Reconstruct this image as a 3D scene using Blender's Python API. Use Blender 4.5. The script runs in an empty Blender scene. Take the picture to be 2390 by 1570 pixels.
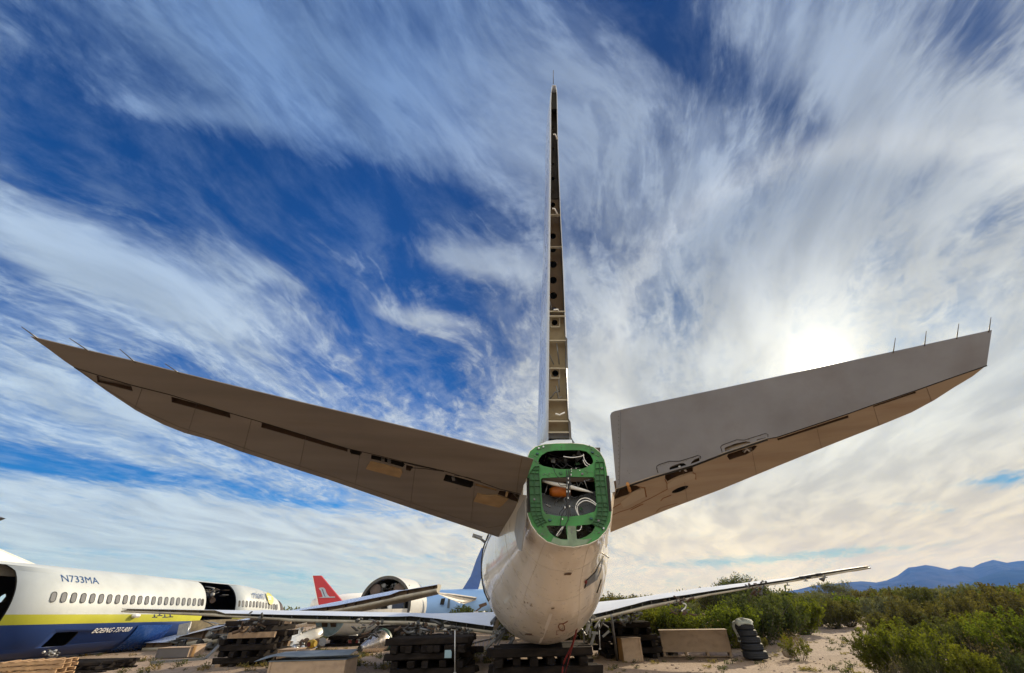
import bpy, bmesh, math, random
from mathutils import Vector, Matrix, noise as mnoise
SC = bpy.context.scene
COL = SC.collection
R = math.radians
RNG = random.Random(7)
# ------------------------------------------------------------ camera, sky, sun, exposure
FPX, CXP, CYP = 950.0, 1195.0, 785.0          # focal length and centre in photograph pixels
PITCH, ROLL, HCAM = R(33.5), R(1.6), 1.9
CAM = Vector((0, 0, HCAM))
_f = Vector((0, math.cos(PITCH), math.sin(PITCH)))
_u0 = Vector((0, -math.sin(PITCH), math.cos(PITCH)))
_r = Vector((1, 0, 0)) * math.cos(ROLL) - _u0 * math.sin(ROLL)
_u = Vector((1, 0, 0)) * math.sin(ROLL) + _u0 * math.cos(ROLL)
cam = bpy.data.objects.new('camera', bpy.data.cameras.new('camera'))
COL.objects.link(cam)
SC.camera = cam
cam.data.sensor_width = 36
cam.data.lens = 36 * FPX / 2390
cam.data.clip_end = 60000
M3 = Matrix((_r, _u, -_f)).transposed()
cam.matrix_world = Matrix.Translation(CAM) @ M3.to_4x4()

def ray(u, v):
    return (_f + _r * ((u - CXP) / FPX) - _u * ((v - CYP) / FPX))
def atY(u, v, y):
    d = ray(u, v); return CAM + d * (y / d.y)
def atX(u, v, x):
    d = ray(u, v); return CAM + d * (x / d.x)
def atZ(u, v, z):
    d = ray(u, v); return CAM + d * ((z - HCAM) / d.z)
def atP(u, v, p0, n):
    d = ray(u, v); return CAM + d * ((p0 - CAM).dot(n) / d.dot(n))

SC.view_settings.view_transform = 'Standard'
SC.view_settings.look = 'None'
SC.view_settings.exposure = 0.25
SC.view_settings.gamma = 1
SUND = ray(1916, 850).normalized()
SUN_EL = math.asin(SUND.z); SUN_AZ = math.atan2(SUND.x, SUND.y)
sl = bpy.data.lights.new('sun', 'SUN'); sl.energy = 5.0; sl.angle = R(0.6); sl.color = (1, .86, .68)
so = bpy.data.objects.new('sun', sl); COL.objects.link(so)
so.rotation_euler = (-SUND).to_track_quat('-Z', 'Y').to_euler(); so.location = SUND * 100

def build_world():
    w = bpy.data.worlds.new('World'); SC.world = w; w.use_nodes = True
    nt = w.node_tree; N = nt.nodes; L = nt.links; N.clear()
    def val(s, x):
        if isinstance(x, (int, float)): s.default_value = x
        elif isinstance(x, (tuple, list, Vector)): s.default_value = tuple(x) + ((1,) if len(s.default_value) == 4 and len(x) == 3 else ())
        else: L.new(x, s)
    def m(op, a, b=0.0, c=None, cl=False):
        n = N.new('ShaderNodeMath'); n.operation = op; n.use_clamp = cl
        val(n.inputs[0], a); val(n.inputs[1], b)
        if c is not None: val(n.inputs[2], c)
        return n.outputs[0]
    def vm(op, a, b=(0, 0, 0), out=0):
        n = N.new('ShaderNodeVectorMath'); n.operation = op
        val(n.inputs[0], a); val(n.inputs[1], b)
        return n.outputs['Value'] if op in ('DOT_PRODUCT', 'LENGTH') else n.outputs[0]
    def mix(f, a, b, t='MIX'):
        n = N.new('ShaderNodeMix'); n.data_type = 'RGBA'; n.blend_type = t
        val(n.inputs[0], f); val(n.inputs[6], a); val(n.inputs[7], b); return n.outputs[2]
    def mr(x, a, b, c=0.0, d=1.0, smooth=True):
        n = N.new('ShaderNodeMapRange'); n.interpolation_type = 'SMOOTHSTEP' if smooth else 'LINEAR'
        val(n.inputs[0], x)
        for i, q in enumerate((a, b, c, d)): n.inputs[i + 1].default_value = q
        return n.outputs[0]
    tc = N.new('ShaderNodeTexCoord').outputs['Generated']
    D = vm('NORMALIZE', tc)
    sep = N.new('ShaderNodeSeparateXYZ'); L.new(D, sep.inputs[0]); dx, dy, dz = sep.outputs
    sky = N.new('ShaderNodeTexSky'); sky.sky_type = 'NISHITA'; sky.sun_disc = False
    sky.sun_elevation = SUN_EL; sky.sun_rotation = SUN_AZ; sky.dust_density = .4; sky.ozone_density = 3.0
    zc = m('MAXIMUM', dz, 0.0)
    # cloud layer laid out on a high plane (slightly curved so that it does not pile up at the horizon)
    inv = m('DIVIDE', 1.0, m('ADD', zc, 0.11))
    a = R(20)      # streaks run towards this bearing
    ca, sa = math.cos(a), math.sin(a)
    along = m('MULTIPLY', m('ADD', m('MULTIPLY', dx, sa), m('MULTIPLY', dy, ca)), inv)
    across = m('MULTIPLY', m('SUBTRACT', m('MULTIPLY', dx, ca), m('MULTIPLY', dy, sa)), inv)
    def comb(x, y, z=0.0):
        n = N.new('ShaderNodeCombineXYZ'); val(n.inputs[0], x); val(n.inputs[1], y); val(n.inputs[2], z); return n.outputs[0]
    def noi(vec, scale, det, rough, dist=0.0, out='Fac'):
        n = N.new('ShaderNodeTexNoise'); L.new(vec, n.inputs['Vector']); n.inputs['Scale'].default_value = scale
        n.inputs['Detail'].default_value = det; n.inputs['Roughness'].default_value = rough
        n.inputs['Distortion'].default_value = dist; return n.outputs[out]
    base = comb(along, across)
    warp = vm('SUBTRACT', noi(base, .7, 2, .5, 0, 'Color'), (.5, .5, .5))
    wsc = N.new('ShaderNodeVectorMath'); wsc.operation = 'SCALE'; L.new(warp, wsc.inputs[0]); wsc.inputs['Scale'].default_value = .75
    wb = vm('ADD', base, wsc.outputs[0])
    s1 = noi(vm('MULTIPLY', wb, (.5, 1.25, 1)), 1.4, 6, .56, .1)
    s2 = noi(vm('MULTIPLY', wb, (1.1, 2.6, 1)), 3.2, 7, .64, .15)
    s3 = noi(vm('ADD', vm('MULTIPLY', wb, (1.6, 1.9, 1)), (7.3, 2.1, 0)), 4.2, 8, .66, .25)
    dens = m('ADD', m('MULTIPLY', m('SUBTRACT', s1, .5), 1.9),
             m('ADD', m('MULTIPLY', m('SUBTRACT', s2, .5), 1.3), m('MULTIPLY', m('SUBTRACT', s3, .5), 1.35)))
    for (u, v, slope, lu, lv, amp) in BLOBS:
        c0 = ray(u, v).normalized()
        tang = (ray(u + 10, v + 10 * slope).normalized() - c0); tang = (tang - c0 * tang.dot(c0)).normalized()
        t2 = c0.cross(tang).normalized()
        k = ray(u, v).length * FPX * 1.0
        s_1, s_2 = lu / k * 1.0, lv / k * 1.0
        q2 = comb(vm('DOT_PRODUCT', D, t2 / s_2), vm('DOT_PRODUCT', D, tang / s_1))
        dens = m('MULTIPLY_ADD', m('POWER', .36788, vm('DOT_PRODUCT', q2, q2)), amp, dens)
    cs = vm('DOT_PRODUCT', D, SUND)                       # cosine of the angle to the sun
    dens = m('ADD', dens, mr(dy, .15, -.45, 0.0, .75))     # unseen bright cloud added behind the camera to brighten the fuselage
    dens = m('ADD', dens, mr(dz, .36, .02, 0.0, .62))
    s4 = noi(vm('ADD', vm('MULTIPLY', wb, (.9, 2.3, 1)), (3.1, 9.2, 0)), 4.8, 7, .6, .35)
    ridge_ = m('MULTIPLY', m('MAXIMUM', m('SUBTRACT', .06, m('ABSOLUTE', m('SUBTRACT', s4, .5))), -.05), 3.4)
    dens = m('ADD', dens, m('MULTIPLY', ridge_, mr(s3, .4, .65, .35, 1.3)))
    cover = mr(m('ADD', dens, .06), -.52, .96)
    veil = mr(m('ADD', m('MULTIPLY', s2, .55), m('MULTIPLY', s3, .45)), .40, .68, 0.0, .30)
    cover = m('MULTIPLY', m('MAXIMUM', cover, veil), .96)
    # clear sky: the physical sky, deepened
    skc = mix(1.0, sky.outputs[0], (.16, .76, 1.22, 1), 'MULTIPLY')
    gam = N.new('ShaderNodeGamma'); L.new(mix(1.0, mix(1.0, skc, (.102,) * 3 + (1,), 'MULTIPLY'), mr(vm('DOT_PRODUCT', D, SUND), .45, .97, 1.0, .42), 'MULTIPLY'), gam.inputs[0]); gam.inputs[1].default_value = 1.3
    ang = m('ARCCOSINE', m('MINIMUM', cs, 1.0))
    # cloud colour: bluish white away from the sun, warm near the horizon
    cc = mix(mr(cs, .1, .92), (.40, .50, .63, 1), (.55, .57, .565, 1))
    cc = mix(m('MULTIPLY', mr(dz, .3, .03), mr(cs, .35, .95, .12, .8)), cc, (.78, .66, .45, 1))
    cc = mix(mr(dz, .36, .84, 0.0, .92), cc, mix(mr(cs, .45, .85), (.12, .215, .42, 1), (.24, .31, .44, 1)))
    cc = mix(mr(dy, .1, -.5), cc, (1.5, 1.46, 1.4, 1))  # added cloud behind the camera, brighter than the visible ones
    shade = noi(vm('MULTIPLY', wb, (.8, 2.4, 1)), 2.2, 4, .55, .1)
    cc = mix(1.0, cc, mr(shade, .3, .7, 1.16, .84), 'MULTIPLY')
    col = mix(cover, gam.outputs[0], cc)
    # thin haze low down
    col = mix(mr(dz, .16, 0.0, 0.0, .55), col, mix(mr(cs, 0.2, .95), (.36, .48, .58, 1), (.66, .56, .40, 1)))
    # aureole and faint 22 degree halo of the sun seen through thin cirrus
    au = m('ADD', m('MULTIPLY', m('EXPONENT', m('MULTIPLY', m('POWER', m('DIVIDE', ang, .030), 2.0), -1.0)), 4.0),
           m('ADD', m('MULTIPLY', m('EXPONENT', m('DIVIDE', ang, -.085)), .58), m('MULTIPLY', m('EXPONENT', m('DIVIDE', ang, -.40)), .05)))
    halo = m('MULTIPLY', m('EXPONENT', m('MULTIPLY', m('POWER', m('DIVIDE', m('SUBTRACT', ang, .405), .028), 2.0), -1.0)), .075)
    inner = m('MULTIPLY', mr(ang, .40, .33), mr(ang, .05, .25, 0.0, -.075))
    n = N.new('ShaderNodeVectorMath'); n.operation = 'SCALE'; n.inputs[0].default_value = (1, .93, .76); L.new(m('ADD', m('ADD', au, halo), inner), n.inputs['Scale'])
    tot = vm('MAXIMUM', vm('ADD', col, n.outputs[0]), (.0, .0, .0))
    # below the horizon: dull ground colour
    tot = mix(mr(dz, -.01, -.06), tot, (.12, .10, .08, 1))
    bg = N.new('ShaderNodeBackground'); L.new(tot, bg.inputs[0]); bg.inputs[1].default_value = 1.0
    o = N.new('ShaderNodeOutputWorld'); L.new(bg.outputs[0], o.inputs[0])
    w.cycles.sampling_method = 'MANUAL'; w.cycles.sample_map_resolution = 1024

# broad cloud banks (+) and clear gaps (-) of this sky: bearing of the centre, slope, length, width, amount
BLOBS = [
 (250, 640, .55, 300, 90, .8), (60, 520, .6, 200, 70, .35), (430, 700, .5, 140, 60, .25), (350, 450, .35, 330, 85, -.7), (90, 310, .3, 170, 190, -.5), (640, 420, .3, 260, 60, -.55),
 (450, 262, .12, 170, 26, .5), (880, 330, .12, 300, 60, .35), (650, 90, .45, 350, 90, .35), (1050, 110, .8, 230, 120, .28), (950, 60, .3, 160, 40, -.3),
 (590, 600, .5, 110, 55, .5), (710, 520, .9, 90, 35, .35), (860, 560, .6, 260, 70, -.65), (1020, 880, .45, 300, 90, -.4), (960, 440, .3, 260, 60, -.45), (1180, 640, .4, 90, 160, -.25), (700, 480, .9, 100, 20, -.1), (1110, 610, .1, 150, 40, .95), (650, 640, .6, 60, 22, .5), (850, 780, .5, 120, 18, .45), (950, 740, .15, 150, 24, .85), (780, 690, .75, 330, 50, -.6), (560, 480, .7, 200, 40, -.4), (1180, 720, .3, 130, 50, -.35), (1150, 510, .2, 200, 45, -.3),
 (700, 770, .65, 200, 45, .3), (1150, 800, .1, 140, 50, -.1), (500, 860, .4, 300, 45, -.1),
 (250, 940, .3, 320, 50, .4), (120, 1075, .15, 220, 26, -.75), (300, 1110, .1, 340, 24, -.55), (600, 1060, .25, 330, 35, -.1), (480, 1230, .05, 600, 70, .5), (760, 1180, .1, 240, 14, -.6),
 (1400, 560, 1.2, 110, 60, -.35), (1560, 720, .6, 120, 60, -.3), (1600, 330, .6, 200, 60, -.15), (1640, 130, .75, 260, 60, -.6), (1890, 290, .6, 90, 40, -.4), (2290, 90, 1.6, 150, 60, -.5), (2300, 430, 1.2, 170, 60, -.2), (1500, 60, .8, 160, 30, -.4),
 (1900, 640, 0, 560, 430, .85), (2150, 250, .6, 420, 170, .3), (1450, 250, .8, 260, 160, .3), (1350, 900, 0, 300, 200, .35), (300, 120, .1, 500, 130, .35), (1950, 120, 1.5, 180, 60, .35), (1750, 1100, 0, 700, 160, .65), (1250, 330, .8, 220, 90, .15),
 (2330, 1118, -.1, 75, 20, -.9), (2150, 1185, .05, 80, 15, -.7), (1960, 1290, -.08, 330, 12, -.75), (1700, 1310, -.05, 200, 9, -.5), (1100, 1300, 0, 300, 10, -.3), (750, 1345, 0, 200, 12, -.25), (250, 1290, 0, 200, 25, -.2)]
build_world()
# ------------------------------------------------------------ materials
MATS = {}
def mat(name, col, rough=.6, metal=0.0, var=.12, scale=3.0, bump=0.0, bscale=40.0, stain=None, stain_amt=.5, stain_scale=1.5, coat=0.0, stretch=None, panel=None):
    if name in MATS: return MATS[name]
    m = bpy.data.materials.new(name); MATS[name] = m; m.use_nodes = True
    nt = m.node_tree; N = nt.nodes; L = nt.links
    b = N['Principled BSDF']; b.inputs['Roughness'].default_value = rough; b.inputs['Metallic'].default_value = metal
    if coat: b.inputs['Coat Weight'].default_value = coat; b.inputs['Coat Roughness'].default_value = .08
    tc = N.new('ShaderNodeTexCoord'); vec = tc.outputs['Object']
    if stretch:
        mp = N.new('ShaderNodeMapping'); L.new(vec, mp.inputs[0]); mp.inputs['Scale'].default_value = stretch; vec = mp.outputs[0]
    def noi(s, d=5, r=.6):
        n = N.new('ShaderNodeTexNoise'); L.new(vec, n.inputs['Vector']); n.inputs['Scale'].default_value = s
        n.inputs['Detail'].default_value = d; n.inputs['Roughness'].default_value = r; return n.outputs['Fac']
    def mr(x, a, bb, c, d):
        n = N.new('ShaderNodeMapRange'); L.new(x, n.inputs[0])
        for i, q in enumerate((a, bb, c, d)): n.inputs[i + 1].default_value = q
        return n.outputs[0]
    def mix(f, a, bb, t='MIX'):
        n = N.new('ShaderNodeMix'); n.data_type = 'RGBA'; n.blend_type = t
        for s, x in ((n.inputs[0], f), (n.inputs[6], a), (n.inputs[7], bb)):
            if isinstance(x, (int, float, tuple)): s.default_value = x
            else: L.new(x, s)
        return n.outputs[2]
    c = mix(1.0, col + (1,), mr(noi(scale), .3, .7, 1 - var, 1 + var), 'MULTIPLY')
    if stain: c = mix(mr(noi(stain_scale, 5, .6), .5, .72, 0, stain_amt), c, stain + (1,))
    if panel:      # skin panel joints and rivet rows: fine darker lines
        br = N.new('ShaderNodeTexBrick'); mp = N.new('ShaderNodeMapping'); L.new(tc.outputs['Object'], mp.inputs[0])
        mp.inputs['Rotation'].default_value = panel[2]; L.new(mp.outputs[0], br.inputs[0])
        br.inputs['Scale'].default_value = 1; br.inputs['Brick Width'].default_value = panel[0]; br.inputs['Row Height'].default_value = panel[1]
        br.inputs['Mortar Size'].default_value = .006; br.inputs['Mortar Smooth'].default_value = .3
        c = mix(mr(br.outputs['Fac'], 0, 1, 0, .45), c, (col[0] * .35, col[1] * .35, col[2] * .35, 1))
    L.new(c, b.inputs['Base Color'])
    if bump:
        bp = N.new('ShaderNodeBump'); bp.inputs['Strength'].default_value = bump; bp.inputs['Distance'].default_value = .02
        L.new(noi(bscale, 4), bp.inputs['Height']); L.new(bp.outputs[0], b.inputs['Normal'])
    rg = mr(noi(scale * 2), .3, .7, max(.02, rough - .1), min(1, rough + .1)); L.new(rg, b.inputs['Roughness'])
    return m
def W(): return mat('white_paint', (.78, .77, .74), .28, var=.04, stain=(.55, .50, .44), stain_amt=.35, stain_scale=.8, coat=.4)
# ------------------------------------------------------------ objects
ORG = {}
def tag(o, label=None, cat=None, group=None, kind=None):
    if label: o['label'] = label
    if cat: o['category'] = cat
    if group: o['group'] = group
    if kind: o['kind'] = kind
    return o
def thing(name, label, cat, loc=(0, 0, 0), group=None):
    o = bpy.data.objects.new(name, None); COL.objects.link(o); o.location = loc; o.empty_display_size = .3
    ORG[o.name] = Vector(loc); return tag(o, label, cat, group)
def org(p): return ORG[p.name] if p is not None else Vector((0, 0, 0))
class MB:
    def __init__(s): s.v = []; s.f = []; s.m = []; s.sm = []
    def add(s, vs, fs, mi=0, smooth=False):
        k = len(s.v); s.v += [Vector(x) for x in vs]
        for f in fs: s.f.append([k + i for i in f]); s.m.append(mi); s.sm.append(smooth)
        return s
    def box(s, c, size, rot=None, mi=0, bev=0.0):
        hx, hy, hz = size[0] / 2, size[1] / 2, size[2] / 2; c = Vector(c)
        if bev:
            bm = bmesh.new(); bmesh.ops.create_cube(bm, size=1)
            for v in bm.verts: v.co = Vector((v.co.x * size[0], v.co.y * size[1], v.co.z * size[2]))
            bmesh.ops.bevel(bm, geom=bm.edges[:], offset=bev, segments=1, affect='EDGES')
            bm.verts.index_update()
            P = [v.co.copy() for v in bm.verts]; F = [[v.index for v in f.verts] for f in bm.faces]; bm.free()
        else:
            P = [Vector((x, y, z)) for x in (-hx, hx) for y in (-hy, hy) for z in (-hz, hz)]
            F = [(0, 1, 3, 2), (4, 6, 7, 5), (0, 4, 5, 1), (2, 3, 7, 6), (0, 2, 6, 4), (1, 5, 7, 3)]
        if rot is not None: P = [rot @ p for p in P]
        return s.add([p + c for p in P], F, mi)
    def bar(s, a, b, w, h, mi=0, up=(0, 0, 1)):
        a, b = Vector(a), Vector(b); d = (b - a); l = d.length; d.normalize(); upv = Vector(up)
        if abs(d.dot(upv)) > .97: upv = Vector((1, 0, 0))
        x = d.cross(upv).normalized(); z = x.cross(d).normalized()
        return s.box((a + b) / 2, (w, l, h), Matrix((x, d, z)).transposed(), mi)
    def tube(s, pts, r, n=8, mi=0, caps=True, r2=None):
        pts = [Vector(p) for p in pts]; rings = []; K = len(pts)
        for i, p in enumerate(pts):
            d = (pts[min(i + 1, K - 1)] - pts[max(i - 1, 0)]).normalized()
            up = Vector((0, 0, 1)) if abs(d.z) < .9 else Vector((1, 0, 0))
            x = d.cross(up).normalized(); y = x.cross(d)
            rr = r if r2 is None else r + (r2 - r) * i / max(1, K - 1)
            if isinstance(r, (list, tuple)): rr = r[i]
            rings.append([p + (x * math.cos(t) + y * math.sin(t)) * rr for t in [2 * math.pi * j / n for j in range(n)]])
        return s.loft(rings, mi, caps)
    def loft(s, rings, mi=0, caps=True, smooth=True, closed=True):
        n = len(rings[0]); vs = [p for r_ in rings for p in r_]; fs = []
        for i in range(len(rings) - 1):
            for j in range(n if closed else n - 1):
                k = (j + 1) % n; fs.append((i * n + j, i * n + k, (i + 1) * n + k, (i + 1) * n + j))
        s.add(vs, fs, mi, smooth)
        if caps:
            k0 = len(s.v) - len(vs)
            s.f.append([k0 + j for j in range(n)][::-1]); s.m.append(mi); s.sm.append(False)
            s.f.append([k0 + (len(rings) - 1) * n + j for j in range(n)]); s.m.append(mi); s.sm.append(False)
        return s
    def poly(s, pts, mi=0): return s.add(pts, [list(range(len(pts)))], mi)
    def slab(s, pts, off, mi=0):
        """polygon extruded by a vector"""
        n = len(pts); off = Vector(off); pts = [Vector(p) for p in pts]
        return s.add(pts + [p + off for p in pts], [list(range(n))[::-1], [n + i for i in range(n)]] + [(i, (i + 1) % n, n + (i + 1) % n, n + i) for i in range(n)], mi)
    def build_each(s, name, mats, parent):
        """every separate piece becomes an object of its own"""
        par = list(range(len(s.v)))
        def fd(i):
            while par[i] != i: par[i] = par[par[i]]; i = par[i]
            return i
        for f in s.f:
            for k in f[1:]: par[fd(f[0])] = fd(k)
        gr = {}
        for f, mi, sm_ in zip(s.f, s.m, s.sm): gr.setdefault(fd(f[0]), []).append((f, mi, sm_))
        out = []
        for g in gr.values():
            q = MB(); mp = {}
            for f, mi, sm_ in g:
                for i in f:
                    if i not in mp: mp[i] = len(q.v); q.v.append(s.v[i])
                q.f.append([mp[i] for i in f]); q.m.append(mi); q.sm.append(sm_)
            out.append(q.build(name, mats, parent))
        return out
    def build(s, name, mats, parent=None, fix=True):
        me = bpy.data.meshes.new(name); o0 = org(parent) if parent is not None else s_org(s)
        me.from_pydata([tuple(p - o0) for p in s.v], [], s.f)
        if not isinstance(mats, (list, tuple)): mats = [mats]
        for m_ in mats: me.materials.append(m_)
        me.polygons.foreach_set('material_index', s.m); me.polygons.foreach_set('use_smooth', s.sm)
        if fix:
            bm = bmesh.new(); bm.from_mesh(me); bmesh.ops.recalc_face_normals(bm, faces=bm.faces); bm.to_mesh(me); bm.free()
        me.update()
        o = bpy.data.objects.new(name, me); COL.objects.link(o)
        if parent is not None: o.parent = parent
        else: o.location = o0
        ORG[o.name] = o0; return o
def s_org(s):
    n = len(s.v); mn = Vector((min(p.x for p in s.v), min(p.y for p in s.v), min(p.z for p in s.v))); mx = Vector((max(p.x for p in s.v), max(p.y for p in s.v), 0))
    return Vector(((mn.x + mx.x) / 2, (mn.y + mx.y) / 2, mn.z))
def meshify(tmp):
    dg = bpy.context.evaluated_depsgraph_get(); me = bpy.data.meshes.new_from_object(tmp.evaluated_get(dg))
    return me
def plate(name, outline, holes, th, frame, mats, parent, mi=0):
    """flat plate with holes. outline/holes: 2D lists; frame = (origin, e1, e2, n); from the plane to +th along n"""
    cu = bpy.data.curves.new('t', 'CURVE'); cu.dimensions = '2D'; cu.fill_mode = 'BOTH'
    for pl in [outline] + list(holes):
        sp = cu.splines.new('POLY'); sp.points.add(len(pl) - 1); sp.use_cyclic_u = True
        for i, (x, y) in enumerate(pl): sp.points[i].co = (x, y, 0, 1)
    cu.extrude = th / 2
    t = bpy.data.objects.new('t', cu); COL.objects.link(t); me = meshify(t); bpy.data.objects.remove(t)
    o, e1, e2, n = frame; off = org(parent) if parent is not None else Vector((0, 0, 0))
    for v in me.vertices:
        c = v.co; v.co = o + e1 * c.x + e2 * c.y + n * (c.z + th / 2) - off
    me.materials.clear()
    for m_ in (mats if isinstance(mats, (list, tuple)) else [mats]): me.materials.append(m_)
    for p in me.polygons: p.use_smooth = False; p.material_index = mi
    bm = bmesh.new(); bm.from_mesh(me); bmesh.ops.remove_doubles(bm, verts=bm.verts, dist=1e-5); bmesh.ops.recalc_face_normals(bm, faces=bm.faces); bm.to_mesh(me); bm.free()
    ob = bpy.data.objects.new(name, me); COL.objects.link(ob); ob.parent = parent; ORG[ob.name] = off; return ob
def boolean(o, cutters, op='DIFFERENCE'):
    for c in cutters:
        md = o.modifiers.new('b', 'BOOLEAN'); md.operation = op; md.object = c; md.solver = 'EXACT'; md.material_mode = 'TRANSFER'
    me = meshify(o); o.modifiers.clear(); o.data = me
    for c in cutters: bpy.data.objects.remove(c)
    return o
def text_mesh(name, body, size, fn, mats, parent, shear=0, bold=0, space=1.0, seg=True):
    """lettering; fn(x, y) -> world point on the surface"""
    cu = bpy.data.curves.new('t', 'FONT'); cu.body = body; cu.size = size; cu.shear = shear; cu.offset = bold; cu.space_character = space
    cu.resolution_u = 3
    t = bpy.data.objects.new('t', cu); COL.objects.link(t); me = meshify(t); bpy.data.objects.remove(t)
    off = org(parent)
    for v in me.vertices: v.co = fn(v.co.x, v.co.y) - off
    me.materials.clear(); me.materials.append(mats)
    ob = bpy.data.objects.new(name, me); COL.objects.link(ob); ob.parent = parent; ORG[ob.name] = off; return ob
def lerp(a, b, t): return a + (b - a) * t
def interp(x, tab):
    if x <= tab[0][0]: return tab[0][1]
    for (a, p), (b, q) in zip(tab, tab[1:]):
        if x <= b:
            t = (x - a) / (b - a)
            return p + (q - p) * t
    return tab[-1][1]
def smooth_tab(x, xs, ys):
    """monotone-ish cubic interpolation"""
    n = len(xs)
    if x <= xs[0]: return ys[0]
    if x >= xs[-1]: return ys[-1]
    i = max(k for k in range(n - 1) if xs[k] <= x)
    def sl(k):
        if k <= 0 or k >= n - 1: return (ys[min(k + 1, n - 1)] - ys[max(k - 1, 0)]) / (xs[min(k + 1, n - 1)] - xs[max(k - 1, 0)])
        return (ys[k + 1] - ys[k - 1]) / (xs[k + 1] - xs[k - 1])
    h = xs[i + 1] - xs[i]; t = (x - xs[i]) / h
    return (2 * t**3 - 3 * t**2 + 1) * ys[i] + (t**3 - 2 * t**2 + t) * h * sl(i) + (-2 * t**3 + 3 * t**2) * ys[i + 1] + (t**3 - t**2) * h * sl(i + 1)
def dens(pl, step):
    out = []
    for i in range(len(pl)):
        a, b = Vector(pl[i]), Vector(pl[(i + 1) % len(pl)]); k = max(1, int((b - a).length / step))
        out += [a + (b - a) * (j / k) for j in range(k)]
    return out
def chaikin(pl, it=2):
    for _ in range(it):
        q = []
        for i in range(len(pl)):
            a, b = Vector(pl[i]), Vector(pl[(i + 1) % len(pl)]); q += [a * .75 + b * .25, a * .25 + b * .75]
        pl = q
    return pl
# ------------------------------------------------------------ ground, mountains
def terrain_h(x, y):
    h = .10 * mnoise.noise(Vector((x * .12, y * .12, 1))) + .035 * mnoise.noise(Vector((x * .7, y * .7, 5)))
    r = math.hypot(x, y)
    return h * (1 if r < 300 else 300 / r)
def build_ground():
    radii = [0, 3, 6, 8] + [8 + i * .45 for i in range(1, 60)] + [35 * 1.09 ** i for i in range(1, 64)] + [9000, 12000, 15400]
    n = 220; vs = [(0, 0, terrain_h(0, 0))]; fs = []
    for r in radii[1:]:
        for j in range(n):
            a = 2 * math.pi * j / n; x, y = r * math.sin(a), r * math.cos(a); vs.append((x, y, terrain_h(x, y)))
    for j in range(n): fs.append((0, 1 + (j + 1) % n, 1 + j))
    for i in range(len(radii) - 2):
        for j in range(n):
            k = (j + 1) % n; a = 1 + i * n; b = a + n; fs.append((a + j, a + k, b + k, b + j))
    me = bpy.data.meshes.new('ground'); me.from_pydata(vs, [], fs)
    for p in me.polygons: p.use_smooth = True
    m = bpy.data.materials.new('desert_soil'); m.use_nodes = True; nt = m.node_tree; N = nt.nodes; L = nt.links; b = N['Principled BSDF']
    b.inputs['Roughness'].default_value = .95
    tc = N.new('ShaderNodeTexCoord').outputs['Object']
    def noi(s, d=6, r=.6, dist=0):
        q = N.new('ShaderNodeTexNoise'); L.new(tc, q.inputs[0]); q.inputs['Scale'].default_value = s; q.inputs['Detail'].default_value = d; q.inputs['Roughness'].default_value = r; q.inputs['Distortion'].default_value = dist; return q.outputs['Fac']
    def ramp(x, pts):
        q = N.new('ShaderNodeValToRGB'); L.new(x, q.inputs[0]); e = q.color_ramp.elements
        e[0].position, e[0].color = pts[0][0], pts[0][1] + (1,); e[1].position, e[1].color = pts[-1][0], pts[-1][1] + (1,)
        for p, c in pts[1:-1]: z = e.new(p); z.color = c + (1,)
        return q.outputs[0]
    def mix(f, a, bb):
        q = N.new('ShaderNodeMix'); q.data_type = 'RGBA'; L.new(f, q.inputs[0])
        for s, x in ((q.inputs[6], a), (q.inputs[7], bb)):
            if isinstance(x, tuple): s.default_value = x
            else: L.new(x, s)
        return q.outputs[2]
    base = ramp(noi(.35, 8, .65), [(.3, (.22, .155, .105)), (.5, (.30, .22, .16)), (.7, (.37, .28, .21))])
    speck = ramp(noi(9, 8, .75), [(.38, (0, 0, 0)), (.52, (1, 1, 1))])
    c = mix(speck, (.15, .105, .075, 1), base)
    weeds = ramp(noi(.55, 9, .7, .6), [(.55, (0, 0, 0)), (.68, (.75, .75, .75))])
    c = mix(weeds, c, (.17, .14, .065, 1))
    L.new(c, b.inputs['Base Color'])
    bp = N.new('ShaderNodeBump'); bp.inputs['Strength'].default_value = .8; bp.inputs['Distance'].default_value = .08
    L.new(noi(5, 9, .7), bp.inputs['Height']); L.new(bp.outputs[0], b.inputs['Normal'])
    me.materials.append(m); o = bpy.data.objects.new('ground', me); COL.objects.link(o); o['kind'] = 'structure'
build_ground()
def ridge(name, pts, dist, depth, m):
    """a mountain range: crest follows the skyline, slopes come down both sides with gullies"""
    P = []
    for i in range(len(pts) - 1):
        (u0, v0), (u1, v1) = pts[i], pts[i + 1]; k = max(2, int((u1 - u0) / 4))
        P += [(lerp(u0, u1, j / k), lerp(v0, v1, j / k)) for j in range(k)]
    P.append(pts[-1]); rows = 12; grid = []
    for r in range(-rows, rows + 1):
        t = r / rows; line = []
        for i, (u, v) in enumerate(P):
            p = atY(u, v, dist); hz = p.z
            q = Vector((p.x, p.y, 0)) * (1 + t * depth / dist)
            f = (1 - abs(t)) ** 1.15
            g = mnoise.fractal(Vector((q.x / 900, q.y / 900, 3)), 1.0, 2.0, 4)
            line.append(Vector((q.x, q.y, max(-5, hz * f + (g * hz * .30 * abs(t) * (1 - abs(t)) * 3.2 if r else 0)))))
        grid.append(line)
    b = MB(); b.loft(grid, 0, False, True, False); o = b.build(name, m); o['kind'] = 'structure'
mt = mat('mountain_rock', (.055, .06, .075), .95, var=.5, scale=.003)
mt.node_tree.nodes['Principled BSDF'].inputs['Specular IOR Level'].default_value = 0
mt2 = mat('mountain_slope', (.04, .055, .07), .95, var=.25, scale=.004)
mt2.node_tree.nodes['Principled BSDF'].inputs['Specular IOR Level'].default_value = 0
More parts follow.
